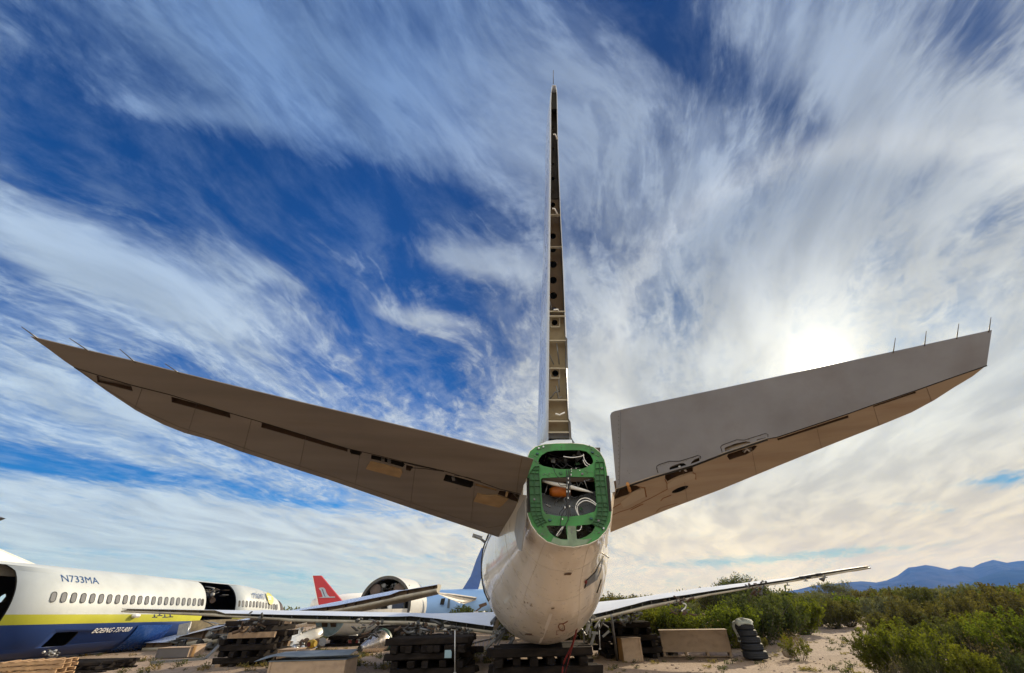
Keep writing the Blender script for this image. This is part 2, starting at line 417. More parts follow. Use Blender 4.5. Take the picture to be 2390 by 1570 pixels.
ridge('mountains', [(1780, 1402), (1830, 1380), (1860, 1376), (1900, 1366), (1945, 1362), (1985, 1358), (2010, 1356), (2045, 1359), (2070, 1354), (2095, 1343), (2120, 1324), (2140, 1322), (2160, 1318), (2185, 1322), (2215, 1329), (2240, 1321), (2270, 1324), (2290, 1314), (2318, 1306), (2350, 1313), (2375, 1309), (2420, 1306), (2470, 1315), (2560, 1330), (2700, 1345), (2900, 1360)], 9000, 3500, mt)
ridge('foothills', [(2200, 1382), (2290, 1348), (2340, 1331), (2390, 1330), (2450, 1325), (2600, 1345), (2800, 1370)], 6500, 1800, mt2)
ridge('distant_peak', [(1385, 1410), (1408, 1404), (1425, 1398), (1440, 1402), (1465, 1408)], 11000, 2500, mt)
ridge('distant_hills', [(1560, 1400), (1600, 1393), (1650, 1390), (1700, 1391), (1760, 1398)], 11000, 2500, mt)
ridge('far_hills', [(300, 1436), (500, 1428), (700, 1430), (860, 1424), (1000, 1420), (1130, 1418), (1200, 1416)], 11000, 2500, mt)

# ------------------------------------------------------------ materials used by the aircraft
white = W()
cream = mat('aged_white_paint', (.84, .79, .71), .33, var=.05, scale=2.0, stain=(.48, .37, .26), stain_amt=.34, stain_scale=1.1, coat=.7, stretch=(1.6, 1, .45))
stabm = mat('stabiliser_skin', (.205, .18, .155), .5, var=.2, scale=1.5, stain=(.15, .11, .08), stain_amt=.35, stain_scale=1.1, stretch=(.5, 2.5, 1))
elevm = mat('elevator_skin', (.27, .30, .365), .4, var=.12, scale=1.2, stain=(.16, .14, .14), stain_amt=.35, stain_scale=.9)  # bluish: reflected sky put into the right elevator's colour
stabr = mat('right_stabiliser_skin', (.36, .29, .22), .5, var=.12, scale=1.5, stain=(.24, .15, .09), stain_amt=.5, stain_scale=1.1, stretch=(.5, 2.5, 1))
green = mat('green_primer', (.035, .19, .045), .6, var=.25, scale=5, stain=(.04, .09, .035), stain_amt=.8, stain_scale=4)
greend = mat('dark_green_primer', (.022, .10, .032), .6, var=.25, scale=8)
browns = mat('brown_primer', (.085, .052, .024), .6, var=.25, scale=4, stain=(.05, .03, .02), stain_amt=.8, stain_scale=2.5)
tanp = mat('tan_primer', (.36, .27, .15), .6, var=.2, scale=4, stain=(.14, .09, .05), stain_amt=.7, stain_scale=3)
woodc = mat('bare_tan_composite', (.36, .25, .13), .7, var=.2, scale=5, stain=(.30, .16, .07), stain_amt=.6, stain_scale=4)
dark = mat('soot_black', (.012, .011, .010), .8, var=.3)  # plain near-black for hollows, gaps, holes and seams
brown = mat('brown_cavity', (.075, .045, .028), .8, var=.3, scale=6)
metal = mat('bare_metal', (.42, .43, .45), .38, .9, var=.12, scale=5)
dmetal = mat('dull_metal', (.16, .16, .16), .55, .6, var=.25, scale=6)
intgrey = mat('interior_grey', (.16, .18, .21), .55, var=.25, scale=4, stain=(.05, .05, .05), stain_amt=.6)
rubber = mat('black_seal', (.02, .02, .022), .5)
redc = mat('red_strap', (.16, .012, .012), .6)
blackwire = mat('black_cable', (.015, .015, .018), .5)
whitewire = mat('white_cable', (.62, .62, .60), .5)
orange = mat('orange_bottle', (.50, .13, .01), .5, var=.25, scale=8)

YB = 7.2     # rear bulkhead
def Z4(pts, ox, oy, s): return [(ox + x / s, oy + y / s) for x, y in pts]
BO = Z4([(200,480),(212,340),(240,270),(310,215),(420,185),(560,175),(760,172),(900,185),(1020,220),(1100,285),(1150,370),(1175,470),(1190,570),(1215,640),(1240,1010),(1230,1130),(1180,1240),(1080,1350),(960,1410),(780,1445),(600,1430),(450,1380),(340,1290),(260,1180),(220,1080),(208,1020),(200,620)], 1190, 1000, 5.211)
B3 = [atY(u, v, YB) for u, v in BO]
BCX = (min(p.x for p in B3) + max(p.x for p in B3)) / 2; BCZ = (min(p.z for p in B3) + max(p.z for p in B3)) / 2
def poly_r(th):
    c, s = math.cos(th), math.sin(th); best = .5
    for i in range(len(B3)):
        a, b = B3[i], B3[(i + 1) % len(B3)]
        ax, az, bx, bz = a.x - BCX, a.z - BCZ, b.x - BCX, b.z - BCZ; ex, ez = bx - ax, bz - az
        den = c * ez - s * ex
        if abs(den) < 1e-9: continue
        t = (ax * ez - az * ex) / den; k = (ax * s - az * c) / den
        if t > 0 and -1e-6 <= k <= 1 + 1e-6: best = t
    return best
NT = 96
PR = [poly_r(2 * math.pi * j / NT) for j in range(NT)]
FY = [7.2, 8.2, 9.5, 11, 12.5, 14, 15.5, 17, 34, 37, 39.5, 41, 41.8]
FHW = [.72, .84, 1.06, 1.36, 1.62, 1.80, 1.87, 1.88, 1.88, 1.72, 1.2, .6, .06]
FZT = [BCZ + .85, 4.48, 4.60, 4.72, 4.82, 4.88, 4.90, 4.90, 4.90, 4.5, 3.6, 2.9, 2.5]
FZB = [BCZ - .85, 2.32, 1.96, 1.55, 1.22, 1.0, .92, .88, .88, 1.15, 1.5, 1.9, 2.3]
FCX = [BCX, BCX - .04, BCX - .09, .80, .74, .70, .70, .70, .70, .88, .88, .88, .88]
def fus_point(y, th, grow=0.0):
    hw = smooth_tab(y, FY, FHW) + grow; zt = smooth_tab(y, FY, FZT) + grow; zb = smooth_tab(y, FY, FZB) - grow; cx = smooth_tab(y, FY, FCX)
    zc = (zt + zb) / 2; hh = (zt - zb) / 2
    c, s = math.cos(th), math.sin(th); re = 1 / math.sqrt((c / hw) ** 2 + (s / hh) ** 2)
    j = (th / (2 * math.pi) * NT) % NT; j0 = int(j) % NT; rp = lerp(PR[j0], PR[(j0 + 1) % NT], j - int(j)) + grow
    w = max(0, min(1, (y - 7.2) / 3.2)); w = w * w * (3 - 2 * w)
    zc0 = lerp(BCZ, zc, min(1, (y - 7.2) / 1.0)) if y < 8.2 else zc
    r = lerp(rp * (1 + (y - 7.2) * .13), re, w)
    return Vector((cx + r * c, y, zc0 + r * s))
def fus_th(p, y):
    c = fus_point(y, 0); d = fus_point(y, math.pi); cx = smooth_tab(y, FY, FCX)
    return math.atan2(p.z - c.z, p.x - cx), cx, c.z
def fus_hit(u, v, y0=7.25, off=.006):
    d = ray(u, v); best = None; y = y0; step = .02
    while y < 20:
        p = CAM + d * (y / d.y); th, cx, cz = fus_th(p, y); q = fus_point(y, th)
        g = math.hypot(p.x - cx, p.z - cz) - math.hypot(q.x - cx, q.z - cz)
        if g < 0: break
        if best is None or g < best[0]: best = (g, y, th)
        y += step
    else: y, th = best[1], best[2]
    return fus_point(y, th, off)

plane = thing('airliner', 'white scrapped airliner seen from behind, its open tail showing a green bulkhead', 'airliner', (BCX, 20, 1))
ys = [7.2 + i * .16 for i in range(62)] + [17 + i for i in range(1, 18)] + [34 + i * .5 for i in range(1, 15)] + [41.3, 41.7]
b = MB(); b.loft([[fus_point(y, 2 * math.pi * j / NT) for j in range(NT)] for y in ys], 0, False)
# inner lining so that the hollow tail reads as a shell
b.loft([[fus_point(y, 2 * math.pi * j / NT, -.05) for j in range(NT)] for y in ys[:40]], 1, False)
b.loft([[fus_point(7.2, 2 * math.pi * j / NT, g) for j in range(NT)] for g in (0, -.05)], 0, False)
fus = b.build('fuselage', [cream, dark], plane, fix=False)
# bulkhead: origin bulkhead centre
fr = (Vector((BCX, YB - .012, BCZ)), Vector((1, 0, 0)), Vector((0, 0, 1)), Vector((0, 1, 0)))
def b2(pts, y=YB): return [((p.x - BCX), (p.z - BCZ)) for p in [atY(u, v, y) for u, v in Z4(pts, 1190, 1000, 5.211)]]
H1 = [(345,400),(358,360),(385,325),(450,285),(540,268),(700,264),(850,262),(930,280),(985,325),(1010,375),(1013,410),(1000,430),(930,470),(880,490),(800,497),(700,496),(600,494),(520,482),(400,455),(355,430)]
H2 = [(395,603),(560,594),(760,587),(1015,592),(1030,610),(1038,700),(1055,900),(1050,960),(1030,1010),(900,1050),(720,1072),(560,1060),(440,1037),(412,1000),(398,960),(385,800),(378,620)]
H3 = [(445,1185),(460,1180),(675,1182),(684,1192),(690,1260),(700,1350),(620,1345),(540,1310),(480,1260)]
H4 = [(808,1192),(815,1182),(1025,1160),(1037,1170),(1030,1205),(1000,1260),(930,1310),(850,1342),(808,1347)]
bo2 = [(x * .985, y * .985) for x, y in [((p.x - BCX), (p.z - BCZ)) for p in B3]]
bulk = plate('bulkhead', bo2, [b2(H1), b2(H2), b2(H3), b2(H4)], .03, fr, green, plane)
b = MB()
def bp(x, y, d=0.0): return atY(1190 + x / 5.211, 1000 + y / 5.211, YB - .015 - d)
def rib(pts, w=.006, h=.03, bb=None):
    bb = bb or globals()['b']
    for (x0, y0), (x1, y1) in zip(pts, pts[1:]): bb.bar(bp(x0, y0, h / 2), bp(x1, y1, h / 2), w, h, 0, up=(0, 1, 0))
LL = {0: [(300, 460), (238, 540), (240, 700), (248, 900), (262, 1030), (300, 1130), (345, 1195)], 1: [(325, 460), (300, 545), (302, 700), (312, 900), (322, 1030), (360, 1110), (400, 1160)], 2: [(358, 455), (355, 545), (368, 700), (376, 900), (385, 1030), (410, 1090), (450, 1140)]}
RR = {0: [(1040, 410), (1035, 560), (1045, 700), (1065, 900), (1060, 1030), (1030, 1110), (985, 1160)], 1: [(1090, 405), (1095, 560), (1105, 700), (1128, 900), (1125, 1030), (1095, 1120), (1060, 1190)], 2: [(1140, 405), (1150, 560), (1165, 700), (1190, 900), (1200, 1030), (1165, 1140), (1120, 1220)]}
for D_ in (LL, RR):
    b = MB()
    for k in D_: rib(D_[k])
    for i, t in enumerate([0, .5, 1, 1.5, 2, 2.5, 3, 3.4, 3.8, 4.3, 4.8, 5.3, 5.8]):
        def at_t(k, t=t): i0 = min(int(t), 5); f = t - i0; a, c = D_[k][i0], D_[k][i0 + 1]; return (lerp(a[0], c[0], f), lerp(a[1], c[1], f))
        rib([at_t(0), at_t(1), at_t(2)], .006, .025)
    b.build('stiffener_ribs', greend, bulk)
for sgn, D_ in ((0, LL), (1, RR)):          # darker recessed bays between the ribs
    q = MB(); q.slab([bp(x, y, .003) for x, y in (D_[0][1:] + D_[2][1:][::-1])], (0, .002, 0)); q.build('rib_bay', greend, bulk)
for (x, y) in [(335, 305), (1005, 290), (485, 1115), (990, 1095)]:
    q = MB(); q.box(bp(x, y, .02), (.05, .03, .03), Matrix.Rotation(.2, 3, 'Y'), bev=.006); q.build('clamp_block', mat('teal_block', (.01, .06, .07), .4), bulk)
b = MB()
rb = random.Random(3)
for (x, y, n_) in [(370, 235, 10), (600, 225, 4), (950, 225, 12), (285, 340, 5), (1070, 330, 7), (420, 550, 4), (960, 540, 5), (500, 560, 5), (350, 1250, 6), (420, 1300, 5), (1050, 1250, 6), (560, 1080, 3), (1140, 1215, 2), (780, 1250, 3), (330, 400, 5), (1090, 400, 5)]:
    for _ in range(n_):
        p = bp(x + rb.uniform(-45, 45), y + rb.uniform(-25, 25)); b.tube([p, p + Vector((0, -.012, 0))], rb.uniform(.004, .008), 6)
b.build('rivets', dmetal, bulk)
b = MB()
for (x, y) in [(408, 222), (352, 238), (1138, 1213)]:
    p = bp(x, y); b.tube([p, p + Vector((0, -.02, 0))], .016, 10)
b.build_each('bushing', metal, bulk)
q = MB(); q.slab([bp(x, y, .003) for x, y in [(700, 1180), (800, 1185), (815, 1340), (900, 1350), (1000, 1330), (930, 1400), (780, 1430), (600, 1420), (500, 1380), (530, 1320), (640, 1350), (700, 1355)]], (0, .002, 0))
q.build('bare_patch', mat('grey_green_wear', (.17, .24, .16), .6, var=.3, scale=6, stain=(.06, .05, .04), stain_amt=.7, stain_scale=5), bulk)
# inside the tail
def ip(x, y, d): return atY(1190 + x / 5.211, 1000 + y / 5.211, YB + d)
def sm(pts, n=6):
    out = []
    for i in range(len(pts) - 1):
        p0, p1, p2, p3 = pts[max(i - 1, 0)], pts[i], pts[i + 1], pts[min(i + 2, len(pts) - 1)]
        for j in range(n):
            t = j / n; out.append(tuple(.5 * ((2 * p1[k]) + (-p0[k] + p2[k]) * t + (2 * p0[k] - 5 * p1[k] + 4 * p2[k] - p3[k]) * t * t + (-p0[k] + 3 * p1[k] - 3 * p2[k] + p3[k]) * t ** 3) for k in range(len(p1))))
    return out + [tuple(pts[-1])]
def wire(name, pts, d, r, m, par):
    q = MB(); q.tube([ip(p[0], p[1], p[2] if len(p) > 2 else d) for p in sm(pts)], r, 6); return q.build(name, m, par)
q = MB(); q.slab([ip(x, y, .55) for x, y in [(330, 740), (430, 800), (560, 835), (700, 850), (850, 815), (1000, 770), (1120, 740), (1130, 960), (1000, 1040), (850, 1075), (700, 1085), (500, 1060), (350, 980)]], (0, .03, 0)); ib = q.build('inner_bulkhead', intgrey, plane)
q = MB()
for row in (790, 900, 1000):
    for x in range(420, 1060, 26):
        p = ip(x, row + 60 * math.sin((x - 420) / 640 * math.pi), .545); q.tube([p, p + Vector((0, -.008, 0))], .006, 5)
q.build('rivets', dark, ib)
q = MB(); q.slab([ip(x, y, .9) for x, y in [(300, 230), (1100, 230), (1100, 370), (700, 400), (300, 380)]], (0, .03, 0)); q.build('inner_panel', mat('brown_grey_panel', (.05, .04, .035), .7), plane)
q = MB(); q.slab([ip(x, y, .25) for x, y in [(395, 600), (1040, 590), (1045, 640), (390, 655)]], (0, .05, 0)); q.build('beam', mat('brown_beam', (.10, .07, .045), .7), plane)
q = MB(); P = [ip(x, y, .16) for x, y in [(390, 632), (440, 648), (520, 668), (640, 690), (760, 715), (880, 745), (960, 765), (1010, 780)]]
q.tube(P, [.010, .022, .034, .036, .036, .028, .016, .010], 12); q.build('control_rod', white, plane)
q = MB(); P = [ip(x, y, .35) for x, y in [(480, 768), (520, 768), (600, 768), (700, 770), (740, 772)]]; q.tube(P, [.05, .088, .095, .095, .06], 14); q.build('bottle', orange, plane)
q = MB(); q.tube([ip(920, 632, .2), ip(1010, 620, .2)], .012, 8); q.tube([ip(905, 630, .25), ip(965, 790, .35)], .012, 8); q.build('rod', metal, plane)
q = MB(); q.tube([ip(465, 660, .2), ip(440, 760, .2), ip(400, 830, .2)], .008, 6); q.build('rod', metal, plane)
for i, pts in enumerate([[(520, 440), (545, 520), (570, 570), (605, 600)], [(545, 480), (550, 560), (560, 600)], [(640, 500), (610, 545), (590, 555), (570, 540)], [(640, 495), (700, 500), (760, 490), (850, 470)],
                         [(690, 500), (690, 640), (700, 800), (695, 940), (650, 1020), (620, 1100), (612, 1190)], [(715, 500), (722, 640), (715, 800), (722, 900), (735, 1060)], [(735, 500), (730, 640), (732, 820), (700, 940), (690, 1050)],
                         [(850, 485), (840, 530), (825, 590)], [(835, 500), (810, 550), (780, 585)], [(705, 560), (708, 760), (708, 940), (712, 1060), (700, 1130), (640, 1230), (580, 1300)], [(590, 660), (620, 690), (690, 690)], [(640, 820), (560, 880), (540, 930)], [(560, 430), (640, 480), (700, 440), (780, 490)],
                         [(720, 600), (716, 760), (726, 900)], [(695, 600), (688, 760), (690, 900), (680, 960)]]):
    wire('cable', pts, -.05 if i in (0, 4, 5, 6, 9) else .02, .0075 if i in (4, 5, 6, 9, 13, 14) else .005, blackwire, plane)
q = MB()
for x, y in [(711, 605), (711, 655), (694, 765), (727, 765), (709, 845), (695, 720), (670, 958), (727, 945), (748, 492), (806, 483), (745, 560), (850, 508), (750, 520), (640, 1100)]:
    c = ip(x, y, -.06); q.box(c, (.016, .018, .03 if y > 520 else .016), bev=.003)
q.build_each('cable_marker', whitewire, plane)
for pts in [[(895, 310), (905, 370), (950, 430), (1030, 462)], [(890, 380), (920, 440), (970, 465), (1020, 470)], [(1055, 920), (1000, 875), (930, 845), (860, 860), (815, 910), (800, 970), (835, 1055)], [(1050, 935), (990, 895), (920, 875), (860, 900), (820, 950), (825, 1020), (842, 1060)], [(870, 1180), (865, 1215), (840, 1240), (812, 1238)], [(638, 1195), (600, 1250), (565, 1300)], [(650, 1190), (620, 1260), (575, 1310)], [(650, 340), (760, 352), (860, 338), (890, 325)]]:
    wire('cable', pts, .0, .0085, whitewire, plane)
rgw = random.Random(19)
for i in range(34):      # slack wiring, lines and small brackets inside the open tail
    x0, y0 = rgw.choice(((rgw.uniform(400, 1030), rgw.uniform(610, 1030)), (rgw.uniform(370, 990), rgw.uniform(290, 460)), (rgw.uniform(470, 1000), rgw.uniform(1190, 1300)))); pts = [(x0, y0)]
    for _ in range(3): pts.append((pts[-1][0] + rgw.uniform(-90, 90), pts[-1][1] + rgw.uniform(-60, 80)))
    wire('cable', pts, rgw.uniform(.12, .45), rgw.choice((.004, .005, .007)), rgw.choice((blackwire, blackwire, dmetal, MATS['interior_grey'])), plane)
for i in range(14):
    q = MB(); q.box(ip(rgw.uniform(400, 1030), rgw.choice((rgw.uniform(620, 1000), rgw.uniform(300, 440))), rgw.uniform(.2, .5)), (rgw.uniform(.03, .1), .03, rgw.uniform(.02, .08)), Matrix.Rotation(rgw.uniform(-.5, .5), 3, 'Y'), bev=.004); q.build('inner_bracket', rgw.choice((dmetal, intgrey, MATS['dark_green_primer'])), plane)
for i, (x, y) in enumerate(((280, 620), (300, 860), (1100, 680), (1150, 930), (620, 540), (880, 550), (400, 1180), (1080, 1120), (250, 420), (1120, 480))):
    q = MB(); q.box(bp(x, y, .012), (rgw.uniform(.02, .05), .02, rgw.uniform(.02, .06)), Matrix.Rotation(rgw.uniform(-.6, .6), 3, 'Y'), bev=.003); q.build('clip', rgw.choice((greend, dmetal)), bulk)
# side brackets beside the bulkhead and dark stabiliser cut-outs
for pts, m_, nm, d in [([(205, 600), (243, 600), (250, 1018), (210, 1020)], dark, 'stabiliser_slot', -.008), ([(1168, 572), (1205, 575), (1238, 1005), (1205, 1010)], dark, 'stabiliser_slot', -.008),
                     ([(165, 690), (200, 640), (205, 812), (160, 806)], metal, 'bracket', -.03), ([(1212, 610), (1258, 600), (1280, 768), (1232, 780)], metal, 'bracket', -.03)]:
    q = MB(); q.slab([ip(x, y, d) for x, y in pts], (0, -.01, 0)); q.build(nm, m_, plane)
# fairing plates hanging below the stabiliser roots
q = MB(); P = [(1228, 1160), (1229, 1210), (1219, 1286), (1211, 1279), (1203, 1240), (1209, 1195)]
q.slab([atY(u, v, 7.15 + .9 * (1228 - u) / 25) for u, v in P], (-.02, .02, 0)); q.build('fairing_plate', mat('grey_fairing', (.30, .29, .28), .5, var=.2, scale=6), plane)
q = MB(); P = [(1424, 1215), (1418, 1245), (1417, 1268), (1413, 1278), (1411, 1262), (1416, 1235)]
q.slab([atY(u, v, 7.6) for u, v in P], (.02, .05, 0)); q.build('fairing_plate', cream, plane)
q = MB(); q.tube([atY(1399, 1286, 9.5), atY(1412, 1295, 9.3), atY(1421, 1301, 9.2)], .014, 6); q.build('probe', metal, plane)
q = MB(); q.tube([atY(1108, 1250, 15), atY(1122, 1257, 15), atY(1134, 1267, 15)], .045, 6); q.bar(atY(1103, 1249, 15), atY(1125, 1256, 15), .03, .12); q.build('vent_mast', dmetal, plane)

def decal(name, pts, m_, off=.008, step=6, th=None):
    P = dens([Vector((x, y, 0)) for x, y in pts], step); q = MB(); q.poly([fus_hit(p.x, p.y, off=off) for p in P]); return q.build(name, m_, plane)
def R3(pts): return [(1100 + x / 2.65, 980 + y / 2.65) for x, y in pts]
def strip(name, pts, w, m_, off=.01):
    q = MB(); P = [fus_hit(u, v, off=off) for u, v in R3(pts)]; q.tube(P, w, 5); return q.build(name, m_, plane)
stainm = mat('grime_mark', (.12, .07, .045), .7)
for pts in ([(575, 945), (622, 940), (612, 955), (572, 955)], [(495, 1160), (515, 1156), (513, 1163), (495, 1166)], [(335, 1318), (378, 1318), (372, 1330), (332, 1326)]): decal('access_mark', R3(pts), stainm, step=3)
decal('bare_streak', R3([(485, 1190), (503, 1195), (470, 1290), (432, 1375), (416, 1380), (450, 1290)]), mat('pale_patch', (.80, .78, .76), .4), step=8)
strip('painted_mark', [(595, 1240), (570, 1255), (545, 1258), (538, 1275), (548, 1292), (565, 1300), (578, 1290), (575, 1268), (562, 1255)], .012, mat('brown_mark', (.20, .09, .05), .6))
strip('painted_mark', [(540, 1275), (552, 1300), (562, 1303)], .008, MATS['brown_mark'])
strip('painted_mark', [(530, 1298), (525, 1325), (536, 1322)], .006, MATS['brown_mark'])
for p in ((330, 1120), (348, 1122), (365, 1140), (375, 1142), (225, 1160), (370, 1132)): strip('rivet_mark', [p, (p[0] + 2, p[1] + 7)], .007, stainm)
for k_, y_ in enumerate((8.3, 9.6, 10.9, 12.4, 13.9)):
    q = MB(); q.tube([fus_point(y_, math.pi + .1 + (math.pi - .2) * j / 60, .0005) for j in range(61)], .0028, 4, 0, False); q.build('skin_joint', mat('skin_joint', (.42, .36, .30), .6), plane)
for th_ in (-2.62, -2.1, -1.25, -.75):
    q = MB(); q.tube([fus_point(7.3 + j * .2, th_, .0005) for j in range(34)], .0025, 4, 0, False); q.build('skin_joint', MATS['skin_joint'], plane)
strip('door_seal', [(108, 712), (75, 790), (55, 870), (50, 950), (62, 1010), (85, 1065), (108, 1115)], .028, dark)
strip('door_edge', [(122, 712), (88, 790), (68, 870), (62, 950), (74, 1010), (95, 1060), (116, 1108)], .012, intgrey)
decal('access_hatch', R3([(712, 988), (765, 935), (812, 845), (812, 868), (800, 930), (775, 985), (700, 1035)]), intgrey, .012, 4)
strip('hatch_edge', [(814, 842), (765, 937), (712, 986), (700, 1035)], .012, dark)
strip('seam', [(800, 985), (775, 1065)], .016, dark); strip('seam', [(130, 1150), (180, 1190)], .004, stainm)
# belly centre structure showing beneath, burnt and broken
q = MB(); rb = random.Random(11)
for i in range(46):
    a = Vector((rb.uniform(-.9, -.2), rb.uniform(15.5, 19), rb.uniform(.95, 1.75))); q.bar(a, a + Vector((rb.uniform(-.35, .35), rb.uniform(-.4, .4), rb.uniform(-.4, .3))), rb.uniform(.02, .07), rb.uniform(.02, .12))
q.build('torn_belly_structure', dmetal, plane); q = MB()
for i in range(22):
    a = Vector((rb.uniform(2.0, 2.6), rb.uniform(15.5, 18), rb.uniform(1.0, 1.6))); q.bar(a, a + Vector((rb.uniform(-.25, .25), rb.uniform(-.4, .4), rb.uniform(-.35, .3))), rb.uniform(.02, .06), rb.uniform(.02, .1))
q.build('torn_belly_structure', dmetal, plane)

# ------------------------------------------------------------ fin
finw = mat('fin_paint', (.62, .68, .76), .3, var=.04, coat=.4)
FB = [(1026, 1278.5, 1331), (940, 1279, 1325.5), (870, 1280, 1323), (784, 1280.5, 1321), (700, 1281.5, 1318), (600, 1282.6, 1314), (500, 1283.5, 1309), (400, 1284.5, 1305), (300, 1285, 1302), (240, 1285, 1301), (213, 1286, 1300.5), (198, 1288.5, 1297.5)]
pA, pB, pC = atY(1278, 1026, 7.3), atY(1331, 1026, 7.3), atY(1292, 200, 4.15)
fn = (pB - pA).cross(pC - pA).normalized()
fn = fn if fn.y > 0 else -fn
rings = []
for v, l, r_ in FB:
    a, c = atP(l, v, pA, fn), atP(r_, v, pA, fn); mid = (a + c) / 2; hw = (c - a).length / 2
    t = (a.z - pA.z) / (pC.z - pA.z); ch = lerp(4.7, 1.9, t); tk = hw * 1.38
    L_ = [(0, 1.0), (.08, 1.25), (.2, 1.55), (.35, 1.78), (.55, 1.62), (.72, 1.25), (.86, .8), (.95, .42), (.99, .15)]
    ring = [mid + Vector((-hw * q, ch * s, -.10 * s * (1 - t))) for s, q in L_] + [mid + Vector((0, ch, -.1 * (1 - t)))] + [mid + Vector((hw * q, ch * s, -.10 * s * (1 - t))) for s, q in L_[::-1]]
    rings.append(ring)
q = MB(); q.loft(rings, 0, False, True, False); q.poly(rings[-1])
fin = q.build('fin', finw, plane)
md = fin.modifiers.new('s', 'SOLIDIFY'); md.thickness = .012; md.offset = -1
# recessed spar with round lightening holes
fo = atP(1305, 1026, pA, fn); fe2 = ((pC - pA) - fn * (pC - pA).dot(fn)); fe2 = (atP(1296, 300, pA, fn) - atP(1303, 1026, pA, fn)).normalized(); fe1 = fn.cross(fe2); fe1 = fe1 if fe1.x > 0 else -fe1
def f2(u, v): p = atP(u, v, pA, fn) - fo; return (p.dot(fe1), p.dot(fe2))
holes = []
for v, x, rr in [(330, 1293, 3), (402, 1293, 4.5), (433, 1292.5, 5.5), (465, 1292.5, 6.2), (540, 1293, 7.3), (572, 1293, 7.5), (608, 1293.5, 8.5), (646, 1293.5, 8.7), (683, 1294, 8.7), (716, 1296, 5), (749, 1296.5, 7), (870, 1298, 7.5), (280, 1292.5, 2.5), (368, 1293, 3)]:
    c = Vector(f2(x, v)); rad = (Vector(f2(x + rr, v)) - c).length
    holes.append([(c.x + rad * math.cos(2 * math.pi * j / 18), c.y + rad * math.sin(2 * math.pi * j / 18)) for j in range(18)])
def fb_at(v, k): return interp(-v, [(-w, (l, r_)[k]) for w, l, r_ in FB])
for lo, hi, m_, hs_ in ((1026, 735, mat('cream_primer', (.30, .245, .155), .6, var=.2, scale=3, stain=(.16, .10, .05), stain_amt=.6, stain_scale=3), holes[10:12]), (733, 452, browns, holes[2:10]), (450, 215, mat('sooty_primer', (.022, .016, .010), .7, var=.4, scale=5), holes[:2] + holes[12:])):  # one primer in three tones: shade towards the fin top put into colour
    vv = [lerp(lo, hi, i / 12) for i in range(13)]
    ol = [f2(fb_at(v, 0) + .3, v) for v in vv] + [f2(fb_at(v, 1) - .3, v) for v in vv][::-1]
    plate('spar', ol, hs_, .02, (fo + fn * (.17 if lo > 800 else .24), fe1, fe2, fn), m_, fin)
q = MB(); q.slab([atP(u, v, pA, fn) + fn * .05 for u, v in [(1287, 212), (1299.5, 212), (1300.5, 250), (1286, 250)]], fn * .1); q.build('tip_rib', dark, fin)
q = MB()
for v, l, r_ in [(727, 1281, 1320), (738, 1281, 1320), (860, 1280, 1323), (934, 1279, 1325), (984, 1279, 1327), (1010, 1279, 1328), (795, 1281, 1321), (500, 1284, 1309), (575, 1283, 1312)]:
    a, c = atP(l, v, pA, fn), atP(r_, v, pA, fn); q.slab([a, c, c + fn * .12, a + fn * .12], fe2 * (.018 if v > 700 else .006))
q.build_each('rib', mat('pale_primer', (.50, .46, .36), .5, var=.15), fin)
q = MB(); q.slab([atP(u, v, pA, fn) + fn * .10 for u, v in [(1280, 1012), (1328, 1012), (1329, 1024), (1280, 1024)]], fn * .01)
for pts in ([(1282, 697), (1289, 723)], [(1281, 822), (1293, 850)], [(1300, 800), (1306, 850)], [(1299, 900), (1304, 930), (1312, 925)], [(1305, 885), (1306, 915)], [(1285, 930), (1296, 915), (1306, 912)]):
    q.tube([atP(u, v, pA, fn) + fn * .05 for u, v in pts], .012, 6)
q.build_each('fitting', dmetal, fin)
q = MB(); 
for pts in ([(1291, 314), (1296, 314), (1300, 325)], [(1289, 487), (1294, 487), (1301, 500)], [(1296, 965), (1306, 968), (1318, 962)], [(1292, 723), (1302, 722), (1304, 728)]):
    q.tube([atP(u, v, pA, fn) - fn * .01 for u, v in pts], .016, 6)
q.build_each('hinge_arm', white, fin)
for v in (749, 870):
    c = atP(1297, v, pA, fn) + fn * .115; q = MB()
    for s in (-1, 1): q.bar(c + fe1 * .085 * s - fe2 * .1, c + fe1 * .085 * s + fe2 * .1, .015, .02); q.bar(c + fe2 * .095 * s - fe1 * .08, c + fe2 * .095 * s + fe1 * .08, .015, .02)
    q.build('bearing_frame', MATS['pale_primer'], fin)
b = MB(); b.slab([atP(u, v, pA, fn) for u, v in [(1319, 784), (1324, 790), (1325.5, 860), (1322, 860)]], fn * .02); b.slab([atP(u, v, pA, fn) for u, v in [(1326, 975), (1332, 985), (1334, 1024), (1329, 1024)]], fn * .02); b.build_each('torn_skin_edge', dmetal, fin)
q = MB(); q.tube([atP(1291.5, 196, pA, fn), atP(1291.5, 164, pA, fn)], .007, 5); q.build('static_wick', dmetal, fin)
q = MB(); q.slab([atY(u, v, 7.22) for u, v in [(1276, 1029), (1299, 1026), (1335, 1026), (1336, 1034), (1300, 1036), (1260, 1037)]], (0, .3, 0)); q.build('fin_root_fairing', finw, fin)
q = MB(); q.loft([[Vector((BCX + x * w, y, z0 + (h if abs(x) < .5 else 0))) for x in (-1, -.3, .3, 1)] for y, w, h, z0 in [(7.4, .34, .5, 4.15), (9.5, .32, .5, 4.4), (12, .16, .35, 4.55), (15, .05, .05, 4.8)]], 0, False, True, False); q.build('dorsal_fairing', finw, fin)

